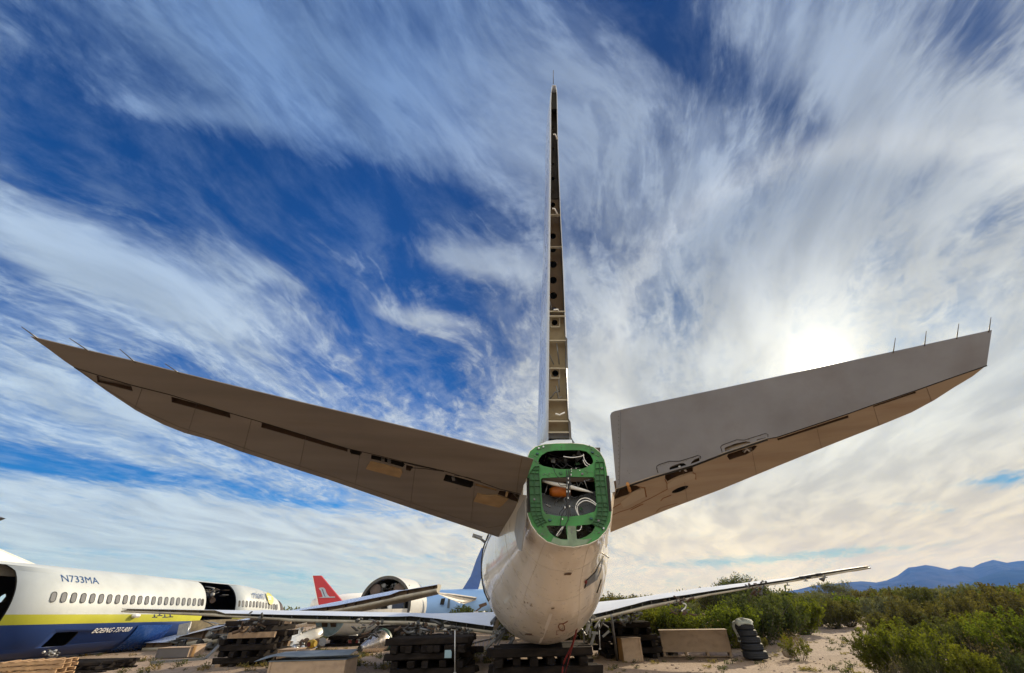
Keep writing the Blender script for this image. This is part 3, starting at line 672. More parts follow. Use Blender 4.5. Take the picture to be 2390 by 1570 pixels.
# ------------------------------------------------------------ stabilisers
PROF_S = ((.0, .0, 0), (.02, .35, 0), (.06, .58, 0), (.15, .82, 0), (.3, 1, 0), (.5, .98, 0), (.7, .9, 0), (.85, .82, 0), (1, .75, 0))
PROF_E = ((.0, 1.0, 0), (.1, 1.0, 0), (.3, .8, 0), (.6, .45, 0), (.85, .18, 0), (1, .02, 0))
def stab(lab, skin, plane3, outline, slots, mname, hbulge, parent, le, te, hole_depth=.10, recess=brown, name='lower_skin'):
    p0, n = plane3
    o = atP(*outline[0], p0, n); e1 = (atP(*outline[1], p0, n) - o).normalized(); e2 = n.cross(e1)
    def t2(u, v): p = atP(u, v, p0, n) - o; return (p.dot(e1), p.dot(e2))
    sk = plate(name, [t2(u, v) for u, v in outline], [[t2(u, v) for u, v in s[0]] for s in slots], .008, (o, e1, e2, n), skin, parent)
    for s in slots:
        P = [atP(u, v, p0, n) + n * .009 for u, v in s[0]]; m_ = s[1] if len(s) > 1 else recess
        q = MB(); d = s[2] if len(s) > 2 else hole_depth; k = len(P)
        q.add(P + [p + n * d for p in P], [(i, (i + 1) % k, k + (i + 1) % k, k + i) for i in range(k)] + [[k + i for i in range(k)]]); q.build('recess', m_, sk)
    N_ = 24; rings = []
    for i in range(N_ + 1):
        t = i / N_; a = atP(*path(le, t), p0, n); c = atP(*path(te, t), p0, n); ch = (c - a).length
        rings.append([a + n * .006] + [lerp(a, c, s) + n * (.009 + ch * hbulge * h_) for s, h_, _ in (PROF_E if mname == 'elev' else PROF_S)] + [c + n * .008])
    q = MB(); q.loft(rings, 0, False, True, False); q.poly(rings[0]); q.poly(rings[-1]); q.build('upper_skin', skin, sk); return sk
def path(pl, t):
    d = [0]
    for a, c in zip(pl, pl[1:]): d.append(d[-1] + math.hypot(a[0] - c[0], a[1] - c[1]))
    x = t * d[-1]
    for i in range(len(pl) - 1):
        if x <= d[i + 1] or i == len(pl) - 2:
            f = (x - d[i]) / max(1e-9, d[i + 1] - d[i]); return (lerp(pl[i][0], pl[i + 1][0], f), lerp(pl[i][1], pl[i + 1][1], f))
def lerp2(a, b, t): return (lerp(a[0], b[0], t), lerp(a[1], b[1], t))
def pnorm(a, b_, c):
    n = (b_ - a).cross(c - a).normalized(); return n if n.z > 0 else -n
LA, LB, LC = atY(1200, 1240, 10.0), atY(1245, 1072, 6.5), atX(71, 785, -5.7)
LP = (LA, pnorm(LA, LB, LC))
def G1(pts): return [(560 + x / 3.4, 950 + y / 3.4) for x, y in pts]
def G8(pts): return [(x / 3.4, 740 + y / 3.4) for x, y in pts]
L_LE = [(1207, 1226), (1200, 1250), (1190, 1261), (1178, 1258), (1139, 1245.6), (957, 1185), (766, 1119), (560, 1053), (485, 1025), (430, 1010), (382, 991), (318, 958), (250, 913), (173.5, 857.6)]
L_HG = [(1213, 1172), (1217, 1153), (1166, 1141), (1119, 1124), (1036, 1098.5), (945, 1078), (863, 1058), (813, 1047), (611, 985), (538, 964), (397, 921), (309, 899), (222, 873), (173.5, 857.6)]
L_TE = [(1245, 1072), (1230, 1067), (1001, 1009), (751, 950), (700, 938), (415, 868.5), (318, 844), (206, 818), (71, 785)]
lst = MB(); stl = thing('tmp', None, None); bpy.data.objects.remove(stl)
def sub(name, parent, loc=None):
    o = bpy.data.objects.new(name, None); COL.objects.link(o); o.parent = parent; ORG[o.name] = org(parent); o.empty_display_size = .2; return o
slotsL = [(G8([(765, 462), (1040, 540), (1056, 590), (772, 516)]), brown, .12), (G8([(1358, 630), (1822, 757), (1830, 803), (1362, 676)]), brown, .12), (G1([(172, 122), (330, 165), (700, 275), (855, 328), (853, 356), (700, 315), (168, 162)]), brown, .12),
          (G1([(880, 332), (960, 350), (970, 365), (950, 385), (880, 372), (868, 350)]), dark, .1), (G1([(1042, 376), (1150, 402), (1300, 438), (1310, 458), (1290, 478), (1160, 440), (1040, 412)]), dark, .12), (G1([(1318, 458), (1375, 472), (1352, 508), (1318, 500)]), brown, .12),
          (G1([(1632, 532), (1705, 550), (1855, 590), (1850, 625), (1830, 642), (1780, 632), (1612, 584)]), dark, .13), (G1([(1870, 605), (2040, 652), (2035, 665), (1868, 625)]), woodc, .05),
          (G1([(2060, 662), (2120, 668), (2228, 697), (2218, 758), (2150, 736), (2100, 712), (2045, 690)]), brown, .15),
          (G1([(2128, 670), (2129, 670.5), (2129, 671), (2128, 671)]), brown, .02)]
slotsL = slotsL[:-1]
stL = stab('L', stabm, LP, L_LE + L_HG[:0:-1] [::-1][::-1] if False else L_LE + L_HG[::-1][1:], slotsL, 'stab', .09, plane, L_LE, L_HG[:1] + L_HG[1:], name='stabilizer')
p_off = -LP[1] * .004
elL = stab('L', stabm, LP, L_HG[1:] + [(150, 842), (110, 812)] + L_TE[::-1], [], 'elev', .10, plane, L_HG[1:] + [(110, 812), (72, 786)], L_TE, name='elevator')
# loose pale access panels under the left stabiliser
for pts in ([(1040, 425), (1180, 462), (1280, 490), (1290, 515), (1270, 552), (1180, 530), (1003, 482), (1012, 462)], [(1885, 680), (1960, 695), (2040, 693), (2130, 722), (2085, 770), (2055, 790), (1855, 740)]):
    q = MB(); q.slab([atP(u, v, *LP) for u, v in G1(pts)], -LP[1] * .02); q.build('access_panel', woodc, stL)
def lines(pp, pts, r, m_, par, name='seam'):
    q = MB(); q.tube([atP(u, v, *pp) - pp[1] * .002 for u, v in pts], r, 4); q.build(name, m_, par)
lines(LP, [(x, y - .3) for x, y in L_HG[1:]], .006, dark, stL)
lines(LP, G1([(1700, 538), (1800, 555), (1910, 585), (1908, 596)]), .006, dark, stL); lines(LP, G1([(1350, 478), (1480, 488), (1620, 508)]), .008, dark, stL)
lines(LP, G1([(1290, 432), (1400, 462), (1560, 492)]), .01, dark, stL)
for kk in (.12, .25, .37, .49, .61, .73, .85):
    a_, c_ = path(L_LE, kk), path(L_HG, kk); e_2 = path(L_TE, 1 - (1 - kk)); lines(LP, [a_, c_], .0022, MATS.get('faint_seam') or mat('faint_seam', (.09, .075, .06), .7), stL)
    a_, c_ = path(R_LE, kk) if 'R_LE' in globals() else a_, c_
lines(LP, [lerp2(a_, c_, .12) for a_, c_ in zip([path(L_LE, k / 12) for k in range(13)], [path(L_HG, k / 12) for k in range(13)])], .002, MATS['faint_seam'], stL)
lines(LP, G1([(2240, 395), (2215, 520), (2195, 680)]), .003, stainm, elL)
q = MB()
for x, y, l in ((1130, 415, 20), (1180, 425, 26), (1690, 560, 24), (1725, 640, 10)):
    a = atP(*G1([(x, y)])[0], *LP); c = atP(*G1([(x + 6, y + l)])[0], *LP); q.bar(a + LP[1] * .02, c + LP[1] * .02, .05, .04)
q.build_each('hinge_fitting', dmetal, stL)
q = MB(); q.slab([atP(u, v, *LP) + LP[1] * .0 for u, v in G1([(2112, 665), (2130, 668), (2120, 705), (2105, 700)])], -LP[1] * .02); q.build('wedge', woodc, stL)
for (a, c) in (((85, 787), (50, 762)), ((206, 818), (162, 789)), ((313, 843), (279, 814)), ((416, 869), (385, 848))):
    q = MB(); P0 = atP(*a, *LP); P1 = atY(*c, P0.y - .15); q.tube([P0 + (P0 - P1) * .1, P1], .008, 5, r2=.004); q.build('static_wick', dmetal, elL)
# right stabiliser: elevator drooped the other way, nearer the camera
RA, RB_, RC = atY(1425, 1242, 10.0), atY(1439, 1142, 7.95), atX(2303, 852, 6.85)
RP = (RA, pnorm(RA, RB_, RC)); EP = (RB_, pnorm(RB_, RC, atY(1430, 962, 6.75)))
def G7(pts): return [(1400 + x / 2.404, 900 + y / 2.404) for x, y in pts]
def G9(pts): return [(1350 + x / 4.76, 950 + y / 4.76) for x, y in pts]
R_LE = [(1425, 1242), (1560, 1188), (1680, 1143), (1816, 1087), (1950, 1033), (2060, 990), (2128, 962), (2180, 934), (2225, 905), (2270, 878), (2303, 852)]
R_HG = [(1433, 1166), (1439, 1141), (1524, 1112), (1617, 1085), (1694.5, 1055), (1791, 1023), (1814, 1019), (1980, 964), (2038, 943.5), (2140, 909), (2230, 877), (2303, 852)]
R_TE = [(1424, 970), (1427, 963), (1434, 959.5), (1476, 950), (1700, 903), (1920, 856), (2100, 817), (2315, 770)]
slotsR = [(G9([(410, 912), (560, 868), (650, 872), (690, 900), (600, 945), (545, 975), (460, 1005), (400, 1028)]), brown, .15),
          (G9([(960, 790), (965, 752), (1010, 722), (1210, 665), (1275, 655), (1272, 716), (1120, 762), (1040, 798), (990, 826)]), brown, .13),
          (G9([(1650, 545), (1665, 520), (1960, 425), (1990, 430), (1950, 480), (1860, 532), (1760, 562), (1680, 590)]), brown, .12),
          (G9([(1035 + 95 + 95 * math.cos(t) * .97 - 14 * math.sin(t) * 0, 915 + 27 * math.sin(t) * 1.0 - 33 * math.cos(t)) for t in [2 * math.pi * j / 24 for j in range(24)]]), dark, .3),
          (G7([(995, 296), (1395, 165), (1396, 180), (1000, 308)]), brown, .1), (G7([(1535, 112), (1775, 30), (1772, 42), (1537, 120)]), brown, .1)]
stR = stab('R', stabr, RP, R_LE + R_HG[::-1][1:], slotsR, 'stab', .09, plane, R_LE, R_HG, name='stabilizer')
slotsE = [(G9([(1014, 700), (1012, 672), (1040, 655), (1130, 622), (1170, 622), (1192, 638), (1196, 648)]), dark, .09), (G9([(1250, 634), (1256, 610), (1290, 580), (1345, 558), (1345, 600)]), brown, .08),
          (G9([(1630, 492), (1624, 452), (1740, 405), (1860, 380), (1905, 385), (1912, 398)]), brown, .08), (G9([(1978, 374), (1984, 358), (2082, 336), (2082, 342)]), brown, .06)]
for kk in (.2, .38, .55, .7, .84):
    lines(RP, [path(R_LE, kk), path(R_HG, kk)], .0025, mat('faint_seam_r', (.16, .12, .09), .7), stR)
E_IN = [(1436, 1128), (1424, 975)]
elR = stab('R', elevm, EP, R_HG[1:] + R_TE[::-1], slotsE, 'elev', .13, plane, R_HG[1:], R_TE, name='elevator')
lines(EP, G9([(885, 730), (868, 680), (870, 655), (900, 635), (1010, 600), (1120, 600), (1330, 535), (1355, 545), (1358, 570)]), .006, dark, elR)
lines(EP, G9([(1597, 500), (1580, 440), (1600, 420), (1760, 360), (1840, 365), (2080, 290), (2105, 300), (2105, 330)]), .0045, dark, elR)
lines(EP, G9([(470, 50), (463, 400), (455, 860)]), .0035, intgrey, elR)
lines(RP, [(x, y + 1.5) for x, y in R_HG[1:6]], .022, dark, stR); lines(RP, [(x, y + .5) for x, y in R_HG[5:]], .010, dark, stR)
q = MB()
for i in range(17):
    p = atP(*G9([(446, 100 + i * 47)])[0], *EP) - EP[1] * .002; q.tube([p, p - EP[1] * .004], .008, 6)
for x, y in [(490, 455), (420, 400), (565, 735), (545, 705), (878, 680), (910, 650), (950, 635), (1000, 620), (1165, 598), (1200, 590), (1308, 495), (1275, 560), (1680, 390), (1740, 375), (1630, 405), (1890, 355), (1950, 335), (2020, 315)]:
    p = atP(*G9([(x, y)])[0], *EP) - EP[1] * .002; q.tube([p, p - EP[1] * .004], .006, 6)
q.build('rivets', dmetal, elR)
for pts, r_ in (([(385, 1195), (450, 1165), (560, 1130), (700, 1060), (850, 985), (995, 905)], .006), ([(380, 1120), (430, 1090), (470, 1070)], .008), ([(865, 1160), (900, 1125), (1000, 1090), (1100, 1065)], .005), ([(915, 1040), (940, 1010), (1030, 975)], .008), ([(735, 900), (745, 950), (755, 995)], .012), ([(1270, 725), (1300, 740), (1305, 800)], .008), ([(960, 800), (985, 850), (985, 900)], .008), ([(580, 1140), (690, 1085), (720, 1075)], .010), ([(660, 880), (740, 895)], .01)):
    lines(RP, G9(pts), r_, mat('rust_streak', (.22, .09, .03), .7), stR, 'rust_streak')
for pts in ([(470, 1050), (560, 985), (620, 930), (730, 900), (745, 985), (640, 1040), (500, 1115)], [(985, 850), (1060, 800), (1240, 735), (1300, 740), (1300, 780), (1130, 850), (990, 905)]):
    q = MB(); q.slab([atP(u, v, *RP) for u, v in G9(pts)], -RP[1] * .006); q.build('access_panel', mat('pale_skin_panel', (.40, .34, .27), .5, var=.08), stR)
q = MB(); q.tube([atP(*G9([(545, 848)])[0], *RP), atP(*G9([(572, 932)])[0], *RP)], .03, 6); q.build('wedge', mat('orange_wood', (.45, .22, .07), .7), stR)
for c0 in ((1165, 690), (1885, 480)):
    c = G9([c0])[0]; q = MB()
    for dx, dy in ((-9, 6), (-8, -4), (9, -2), (8, 6)): q.bar(atP(c[0], c[1], *RP) + RP[1] * .05, atP(c[0] + dx, c[1] + dy, *RP) + RP[1] * .02, .035, .03)
    q.build_each('hinge_fitting', metal, stR)
for (a, c) in (((2308, 772), (2313, 740)), ((2233, 787), (2238, 755)), ((2158, 804), (2162, 772)), ((2085, 820), (2090, 788))):
    q = MB(); P0 = atP(*a, *EP); P1 = atY(*c, P0.y - .15); q.tube([P0 + (P0 - P1) * .1, P1], .008, 5, r2=.004); q.build('static_wick', dmetal, elR)
# ------------------------------------------------------------ helpers for wings and cribs
def line_at_x(pl, Yf, x):
    best = None
    for i in range(len(pl) - 1):
        for j in range(41):
            t = j / 40; u, v = lerp(pl[i][0], pl[i + 1][0], t), lerp(pl[i][1], pl[i + 1][1], t)
            p = atY(u, v, Yf(x)); e = abs(p.x - x)
            if best is None or e < best[0]: best = (e, p)
    return Vector((x, best[1].y, best[1].z))
def wing(parent, x0, x1, n, yte, chord, top, tet, teb, m_top, m_low, m_bay, bare=None, ribs=14, rec=.30, name='wing', rd=None):
    rings = []; YT = lambda x: interp(x, yte)
    for i in range(n + 1):
        x = lerp(x0, x1, i / n); c = interp(x, chord)
        A = line_at_x(tet, YT, x); B = line_at_x(teb, YT, x); C = line_at_x(top, lambda q: YT(q) + c * .55, x)
        y = A.y; h = max(.08, A.z - B.z); rr = min(rec, c * .15)
        LEz = lerp(A.z, C.z, 1.25) - h * .35
        rings.append([A, Vector((x, y + c * .3, lerp(A.z, C.z, .62))), Vector((x, y + c * .55, C.z)), Vector((x, y + c * .8, lerp(C.z, LEz, .35))), Vector((x, y + c * .96, LEz + h * .25)), Vector((x, y + c, LEz)),
                      Vector((x, y + c * .95, LEz - h * .3)), Vector((x, y + c * .6, B.z - h * .35)), Vector((x, y + c * .25, B.z - h * .15)), Vector((x, y + .02, B.z)), Vector((x, y + .0, lerp(B.z, A.z, .42))), Vector((x, y + .02, lerp(B.z, A.z, .42) + .004)), Vector((x, y + rr, lerp(B.z, A.z, .42) + .03)), Vector((x, y + rr, A.z - .025)), Vector((x, y + .01, A.z - .02))])
    b = MB(); k = len(rings[0])
    for seg, mi in (((0, 1, 2, 3, 4, 5), 0), ((5, 6, 7, 8, 9, 10, 11), 1), ((11, 12, 13, 14, 0), 2)):
        b.loft([[r_[j] for j in seg] for r_ in rings], mi, False, True, False)
    b.poly(rings[0], 1); b.poly(rings[-1], 1)
    for fi, f in enumerate(b.f):
        if b.m[fi] == 2 and bare and (b.v[f[0]].x < bare[0] or b.v[f[0]].x > bare[1]): b.m[fi] = 1
    w = b.build(name, [m_top, m_low, m_bay], parent)
    for i in range(ribs):
        x = lerp(x0, x1, (i + .5 + .25 * math.sin(i * 2.3)) / ribs); A = line_at_x(tet, YT, x); B = line_at_x(teb, YT, x)
        q = MB(); q.slab([A + Vector((0, .03, -.03)), A + Vector((0, .26, -.03)), lerp(B, A, .45) + Vector((0, .26, .0)), lerp(B, A, .45) + Vector((0, .06, 0))], (.02, 0, 0)); q.build('rib', rd or dmetal, w)
    return w
def junk(name, c, size, n, seed, mats_, parent, r=(.02, .05)):
    """a knot of broken pipes, brackets and plates"""
    rg = random.Random(seed); q = MB(); c = Vector(c)
    for i in range(n):
        a = c + Vector([rg.uniform(-.5, .5) * s for s in size]); d = Vector([rg.uniform(-.5, .5) * s for s in size]) * .8; k = rg.random(); mi = rg.randrange(len(mats_))
        if k < .4: q.tube([a, a + d * .5 + Vector((0, 0, rg.uniform(-.05, .05))), a + d], rg.uniform(*r), 7, mi)
        elif k < .8: q.bar(a, a + d * .7, rg.uniform(.03, .16) * max(size) / .8, rg.uniform(.01, .05), mi)
        else: q.tube([a, a + Vector((rg.uniform(-.1, .1), -.08, rg.uniform(-.05, .05))) * max(size)], rg.uniform(.03, .07) * max(size), 12, mi)
    return q.build(name, mats_, parent)
alu = mat('wing_skin_aluminium', (.60, .64, .72), .38, .1, var=.04, scale=.8, stain=(.42, .44, .48), stain_amt=.3, stain_scale=.5)
wlow = mat('wing_lower_skin', (.34, .31, .25), .5, var=.15, scale=2, stain=(.14, .11, .08), stain_amt=.6)
wbay = mat('wing_bay', (.055, .052, .05), .7, var=.4, scale=3, stain=(.14, .17, .12), stain_amt=.6, stain_scale=2)
# left wing of the airliner
lw = wing(plane, -13.15, -1.0, 36, [(-13.15, 16.0), (-3.8, 18.3), (-1, 18.4)], [(-13.15, 1.5), (-3.8, 4.6), (-1, 6.5)],
     [(286, 1419.5), (500, 1423), (676, 1426), (838, 1428.5), (941, 1431), (1141, 1433)], [(286, 1420), (510, 1424), (523, 1431), (676, 1434.5), (838, 1437.6), (934, 1439), (945, 1436), (1036, 1445), (1041, 1447), (1137, 1460), (1150, 1462)],
     [(285, 1428.5), (470, 1437), (647, 1447), (676, 1451), (838, 1455), (941, 1457), (1038, 1466), (1132, 1478), (1150, 1480)], alu, wlow, wbay, bare=(-9.7, 99), ribs=20)
rw = wing(plane, 2.45, 13.2, 34, [(2.4, 18.6), (5.6, 18.6), (13.2, 17.7)], [(2.4, 6.5), (5.6, 4.6), (13.2, 1.5)],
     [(1330, 1422), (1370, 1411), (1507, 1393), (1653, 1371), (1862, 1345), (2022, 1319)], [(1340, 1443), (1355, 1440), (1426, 1424), (1514, 1401), (1678, 1376), (1850, 1350), (1868, 1345), (2024, 1320)],
     [(1340, 1462), (1350, 1459), (1502, 1423), (1653, 1391), (1779, 1369), (1862, 1356), (2026, 1327)], alu, wlow, wbay, bare=(-99, 10.8), ribs=22)
for (u, v, y, s, sd) in ((862, 1467, 17.6, .75, 1), (590, 1452, 16.9, .55, 2), (1578, 1415, 18.4, .65, 5), (1768, 1374, 18.1, .6, 6)):
    c = atY(u, v, y); j = junk('flap_track_stub', c, (s * 1.1, s, s * .8), 26, sd, [dmetal, wbay, brown], lw if u < 1200 else rw)
for (u, v, y, s, sd) in ((1010, 1478, 18, 1.2, 3), (1070, 1478, 18, .8, 4), (960, 1468, 17.8, .8, 8), (1450, 1440, 18.9, .8, 7), (1475, 1436, 18.9, .6, 9)):
    junk('landing_gear_remains', atY(u, v, y), (s, .6, s * .45), 34, sd, [dmetal, wbay, wbay, brown, mat('dark_steel', (.06, .06, .06), .5, .4)], plane)
for (u, v) in ((1837, 1365), (1925, 1347), (1880, 1355), (397, 1439), (360, 1440), (384, 1440), (372, 1436)):
    q = MB(); p = atY(u, v - 6, 17.5 if u > 1000 else 16.2); q.tube([p, atY(u + 1, v, p.y)], .02, 5); q.box(atY(u + 1, v + .5, p.y), (.14, .05, .03)); q.build('bracket', dmetal, rw if u > 1000 else lw)
for (u, v) in ((1878, 1347), (1891, 1345.5), (1917, 1340)): 
    q = MB(); p = atY(u, v, 17.62); q.tube([p, p + Vector((0, .3, 0))], .045, 12); q.build('spar_hole', dark, rw)
q = MB(); q.tube([atY(1912, 1351, 17.7), atY(1920, 1353, 17.7), atY(1925, 1347, 17.7)], [.02, .07, .03], 8); q.build('aileron_balance', wbay, rw)
q = MB(); q.tube([atY(u, v, 18.3) for u, v in sm([(1593, 1407), (1601, 1411), (1599, 1419), (1591, 1426)])], .025, 6); q.build('loose_hose', whitewire, rw)
# timber cribs: every beam is an object of its own
tim = mat('creosote_timber', (.016, .013, .012), .9, var=.45, scale=3, bump=.6, bscale=14, stain=(.035, .026, .02), stain_amt=.6, stretch=(1, 1, 3))
tim.node_tree.nodes['Principled BSDF'].inputs['Specular IOR Level'].default_value = .1
timl = mat('weathered_timber', (.28, .19, .12), .85, var=.35, scale=4, bump=.5, bscale=14, stain=(.12, .08, .05), stain_amt=.6)
BEAMS = {}
def beam_mesh(L_, w, h, m_, k):
    key = (round(L_, 1), w, h, m_.name, k)
    if key not in BEAMS:
        rg = random.Random(str(key)); q = MB(); q.box((0, 0, 0), (L_, w * rg.uniform(.86, 1), h * rg.uniform(.93, 1)), bev=rg.uniform(.01, .03))
        for p in q.v: p.x += rg.uniform(-.04, .04); p.y += rg.uniform(-.012, .012); p.z += rg.uniform(-.006, .006)
        me = bpy.data.meshes.new('timber_beam'); me.from_pydata([tuple(p) for p in q.v], [], q.f); me.materials.append(m_); BEAMS[key] = me
    return BEAMS[key]
def crib(cx, cy, wx, wy, z0, top, label, group, seed, m_=None, bw=.24, bh=.20, nx=4, jut=.35, rz=0.0, cat='timber beam', topslab=0, lightp=0):
    rg = random.Random(seed); n = max(1, round((top - z0) / bh)); bh = (top - z0) / n; rot = Matrix.Rotation(rz, 3, 'Z')
    for k in range(n):
        alongx = (n - 1 - k) % 2 == 0; num = nx if not (topslab and k >= n - topslab) else int((wy if alongx else wx) / bw)
        span = (wy if alongx else wx) - bw
        for i in range(num):
            off = -span / 2 + span * i / max(1, num - 1); L_ = round((wx if alongx else wy) * rg.uniform(.9, 1.12) + rg.uniform(0, jut), 1)
            p = Vector((rg.uniform(-.22, .22), off + rg.uniform(-.02, .02), 0)) if alongx else Vector((off + rg.uniform(-.02, .02), rg.uniform(-.12, .12), 0))
            o = bpy.data.objects.new('timber_beam', beam_mesh(L_, bw, round(bh - .004, 3), timl if rg.random() < lightp else (m_ or tim), rg.randrange(3))); COL.objects.link(o)
            o.location = Vector((cx, cy, z0 + bh * (k + .5))) + rot @ p; o.rotation_euler = (0, 0, rz + (0 if alongx else math.pi / 2) + rg.uniform(-.05, .05)); tag(o, label, cat, group); ORG[o.name] = Vector(o.location)
crib(.55, 14.9, 2.5, 2.0, -.05, .93, 'dark timber beam stacked under the belly of the white airliner', 'timbers of the crib under the belly', 1, nx=6, topslab=1)
crib(-2.95, 17.4, 2.4, 2.2, -.05, 1.12, 'black timber beam in the stack under the left wing root', 'timbers of the crib under the left wing', 2, nx=5, topslab=2)
crib(4.5, 22.0, 2.1, 2.0, -.05, 1.22, 'black timber beam in the stack under the right wing beside the plywood box', 'timbers of the crib under the right wing', 3, nx=4)
crib(-11.75, 22.6, 2.0, 2.2, -.05, 1.65, 'dark timber beam in the tall stack under the wing of the blue bellied airliner', 'timbers of the tall crib on the left', 4, nx=4, bh=.2, lightp=.16)
crib(-19.0, 22.4, 2.8, 2.0, -.05, .35, 'black timber beam under the belly of the blue bellied airliner', 'timbers of the low crib on the left', 5, nx=4, bh=.13)
crib(-11.2, 33.8, 2.4, 2.0, -.05, .52, 'black timber beam under the half fuselage shell behind the left wing', 'timbers of the crib under the half shell', 6, nx=4, bh=.19)
crib(-9.0, 36.5, 3.0, 2.2, -.05, .95, 'black timber beam under the open white fuselage barrel', 'timbers of the crib under the barrel', 7, nx=4, bh=.2)
crib(-7.2, 30.5, 2.6, 2.0, -.05, .95, 'black timber beam in the stack behind the polished exhaust cone', 'timbers of the crib behind the cone', 9, nx=4, bh=.2)
crib(6.1, 22.3, 1.0, 1.0, -.05, .62, 'grey brown timber block stacked beside the long plywood crate', 'timber blocks beside the crate', 8, nx=3, bh=.16, m_=mat('grey_timber', (.12, .095, .075), .85, var=.3))
q = MB(); q.box(atY(1046, 1526, 16.1), (.22, .02, .20), bev=.004); tag(q.build('metal_plate', mat('pale_blue_plate', (.25, .38, .45), .5)), 'small pale blue metal plate leaning on the black timber stack', 'metal plate')
def pole(nm, a, c, r, m_, label, cat='pole'):
    q = MB(); q.tube([a, lerp(a, c, .5), c], r, 8); q.box(c, (r * 4, r * 4, .02)); return tag(q.build(nm, m_), label, cat)
pole('support_pole', atY(1062, 1471, 15.9), Vector((atY(1063, 1540, 15.9).x, 15.9, .25)), .02, mat('galvanised', (.5, .5, .5), .45, .5), 'thin white pole standing upright before the left timber stack')
pole('support_pole', atY(1398, 1447, 18.3), Vector((atY(1399, 1503, 18.3).x, 18.3, .55)), .018, MATS['galvanised'], 'thin pale pole hanging beside the right timber stack')
pole('prop', atY(1427, 1436, 18.2), Vector((atZ(1441, 1543, 0).x, atZ(1441, 1543, 0).y, 0)), .045, dmetal, 'slanting dark steel prop under the right wing', 'prop')
q = MB(); pts = [fus_hit(1366, 1352, off=.03)] + [atY(u, v, y) for u, v, y in ((1361, 1387, 10.6), (1350, 1452, 12.2), (1334, 1508, 13.2), (1316, 1546, 13.6), (1310, 1590, 13.7), (1300, 1610, 13.7))]
q.tube(sm([tuple(p) for p in pts], 4), .022, 6); q.tube([atY(1345, 1480, 12.9), atY(1330, 1530, 13.3), atY(1318, 1575, 13.6)], .012, 5); q.build('red_strap', redc, plane)
# ------------------------------------------------------------ blue bellied airliner on the left
Pw = atY(121.8, 1393, 25); LX = Pw.x - 1.88; LZ = Pw.z - .57; LRX, LRZ = 1.97, 2.12
liv = bpy.data.materials.new('blue_yellow_white_livery'); liv.use_nodes = True
def build_livery(m, stops, slope, rough=.5):
    nt = m.node_tree; N = nt.nodes; L = nt.links; b = N['Principled BSDF']; b.inputs['Roughness'].default_value = rough; b.inputs['Coat Weight'].default_value = .06; b.inputs['Specular IOR Level'].default_value = .35
    tc = N.new('ShaderNodeTexCoord'); s = N.new('ShaderNodeSeparateXYZ'); L.new(tc.outputs['Object'], s.inputs[0])
    a = N.new('ShaderNodeMath'); a.operation = 'MULTIPLY_ADD'; L.new(s.outputs[1], a.inputs[0]); a.inputs[1].default_value = slope; L.new(s.outputs[2], a.inputs[2])
    mr = N.new('ShaderNodeMapRange'); L.new(a.outputs[0], mr.inputs[0]); mr.inputs[1].default_value = -3; mr.inputs[2].default_value = 6
    r = N.new('ShaderNodeValToRGB'); r.color_ramp.interpolation = 'CONSTANT'; L.new(mr.outputs[0], r.inputs[0]); e = r.color_ramp.elements
    for i, (z, c) in enumerate(stops):
        p = (z + 3) / 9
        if i < 2: e[i].position = p; e[i].color = c + (1,)
        else: q = e.new(p); q.color = c + (1,)
    n = N.new('ShaderNodeTexNoise'); L.new(tc.outputs['Object'], n.inputs[0]); n.inputs['Scale'].default_value = .8; n.inputs['Detail'].default_value = 7
    mm = N.new('ShaderNodeMapRange'); L.new(n.outputs['Fac'], mm.inputs[0])
    for i, q in enumerate((.3, .7, .88, 1.05)): mm.inputs[i + 1].default_value = q
    x = N.new('ShaderNodeMix'); x.data_type = 'RGBA'; x.blend_type = 'MULTIPLY'; x.inputs[0].default_value = 1; L.new(r.outputs[0], x.inputs[6]); L.new(mm.outputs[0], x.inputs[7]); L.new(x.outputs[2], b.inputs['Base Color'])
LO = Vector((LX, 34, 0))
build_livery(liv, [(-3, (.008, .035, .15)), (HCAM - .22 - .035, (.42, .42, .035)), (HCAM + .22 - .035, (.47, .505, .515))], 0)
lp = thing('airliner', 'blue bellied white airliner with yellow stripe and gaping fuselage openings on the left', 'airliner', tuple(LO))
def lring(y, k=1.0, dz=0.0, n=64): return [Vector((LX + LRX * k * math.cos(2 * math.pi * j / n), y, LZ + dz + LRZ * k * math.sin(2 * math.pi * j / n))) for j in range(n)]
q = MB(); LS = [(14, 1, 0), (20, 1, 0), (26, 1, 0), (32, 1, 0), (38, 1, 0), (44, 1, 0), (45.5, .985, -.02), (47, .955, -.06), (48.5, .91, -.13), (49.8, .85, -.22), (50.6, .80, -.3)]
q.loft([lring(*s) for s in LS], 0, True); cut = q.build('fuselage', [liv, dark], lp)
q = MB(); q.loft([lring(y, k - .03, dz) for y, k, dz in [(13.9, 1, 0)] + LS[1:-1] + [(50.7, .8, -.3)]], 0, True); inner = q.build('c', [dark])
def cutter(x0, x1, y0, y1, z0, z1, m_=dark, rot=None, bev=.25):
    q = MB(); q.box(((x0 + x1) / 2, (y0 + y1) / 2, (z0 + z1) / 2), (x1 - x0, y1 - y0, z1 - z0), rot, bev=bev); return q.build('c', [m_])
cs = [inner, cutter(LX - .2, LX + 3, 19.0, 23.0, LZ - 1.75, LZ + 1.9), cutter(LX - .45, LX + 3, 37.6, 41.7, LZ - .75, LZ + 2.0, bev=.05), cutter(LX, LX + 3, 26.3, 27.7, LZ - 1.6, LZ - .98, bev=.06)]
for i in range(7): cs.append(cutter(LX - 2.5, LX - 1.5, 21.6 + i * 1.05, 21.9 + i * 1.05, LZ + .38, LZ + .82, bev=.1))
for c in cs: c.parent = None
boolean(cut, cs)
bd = cut
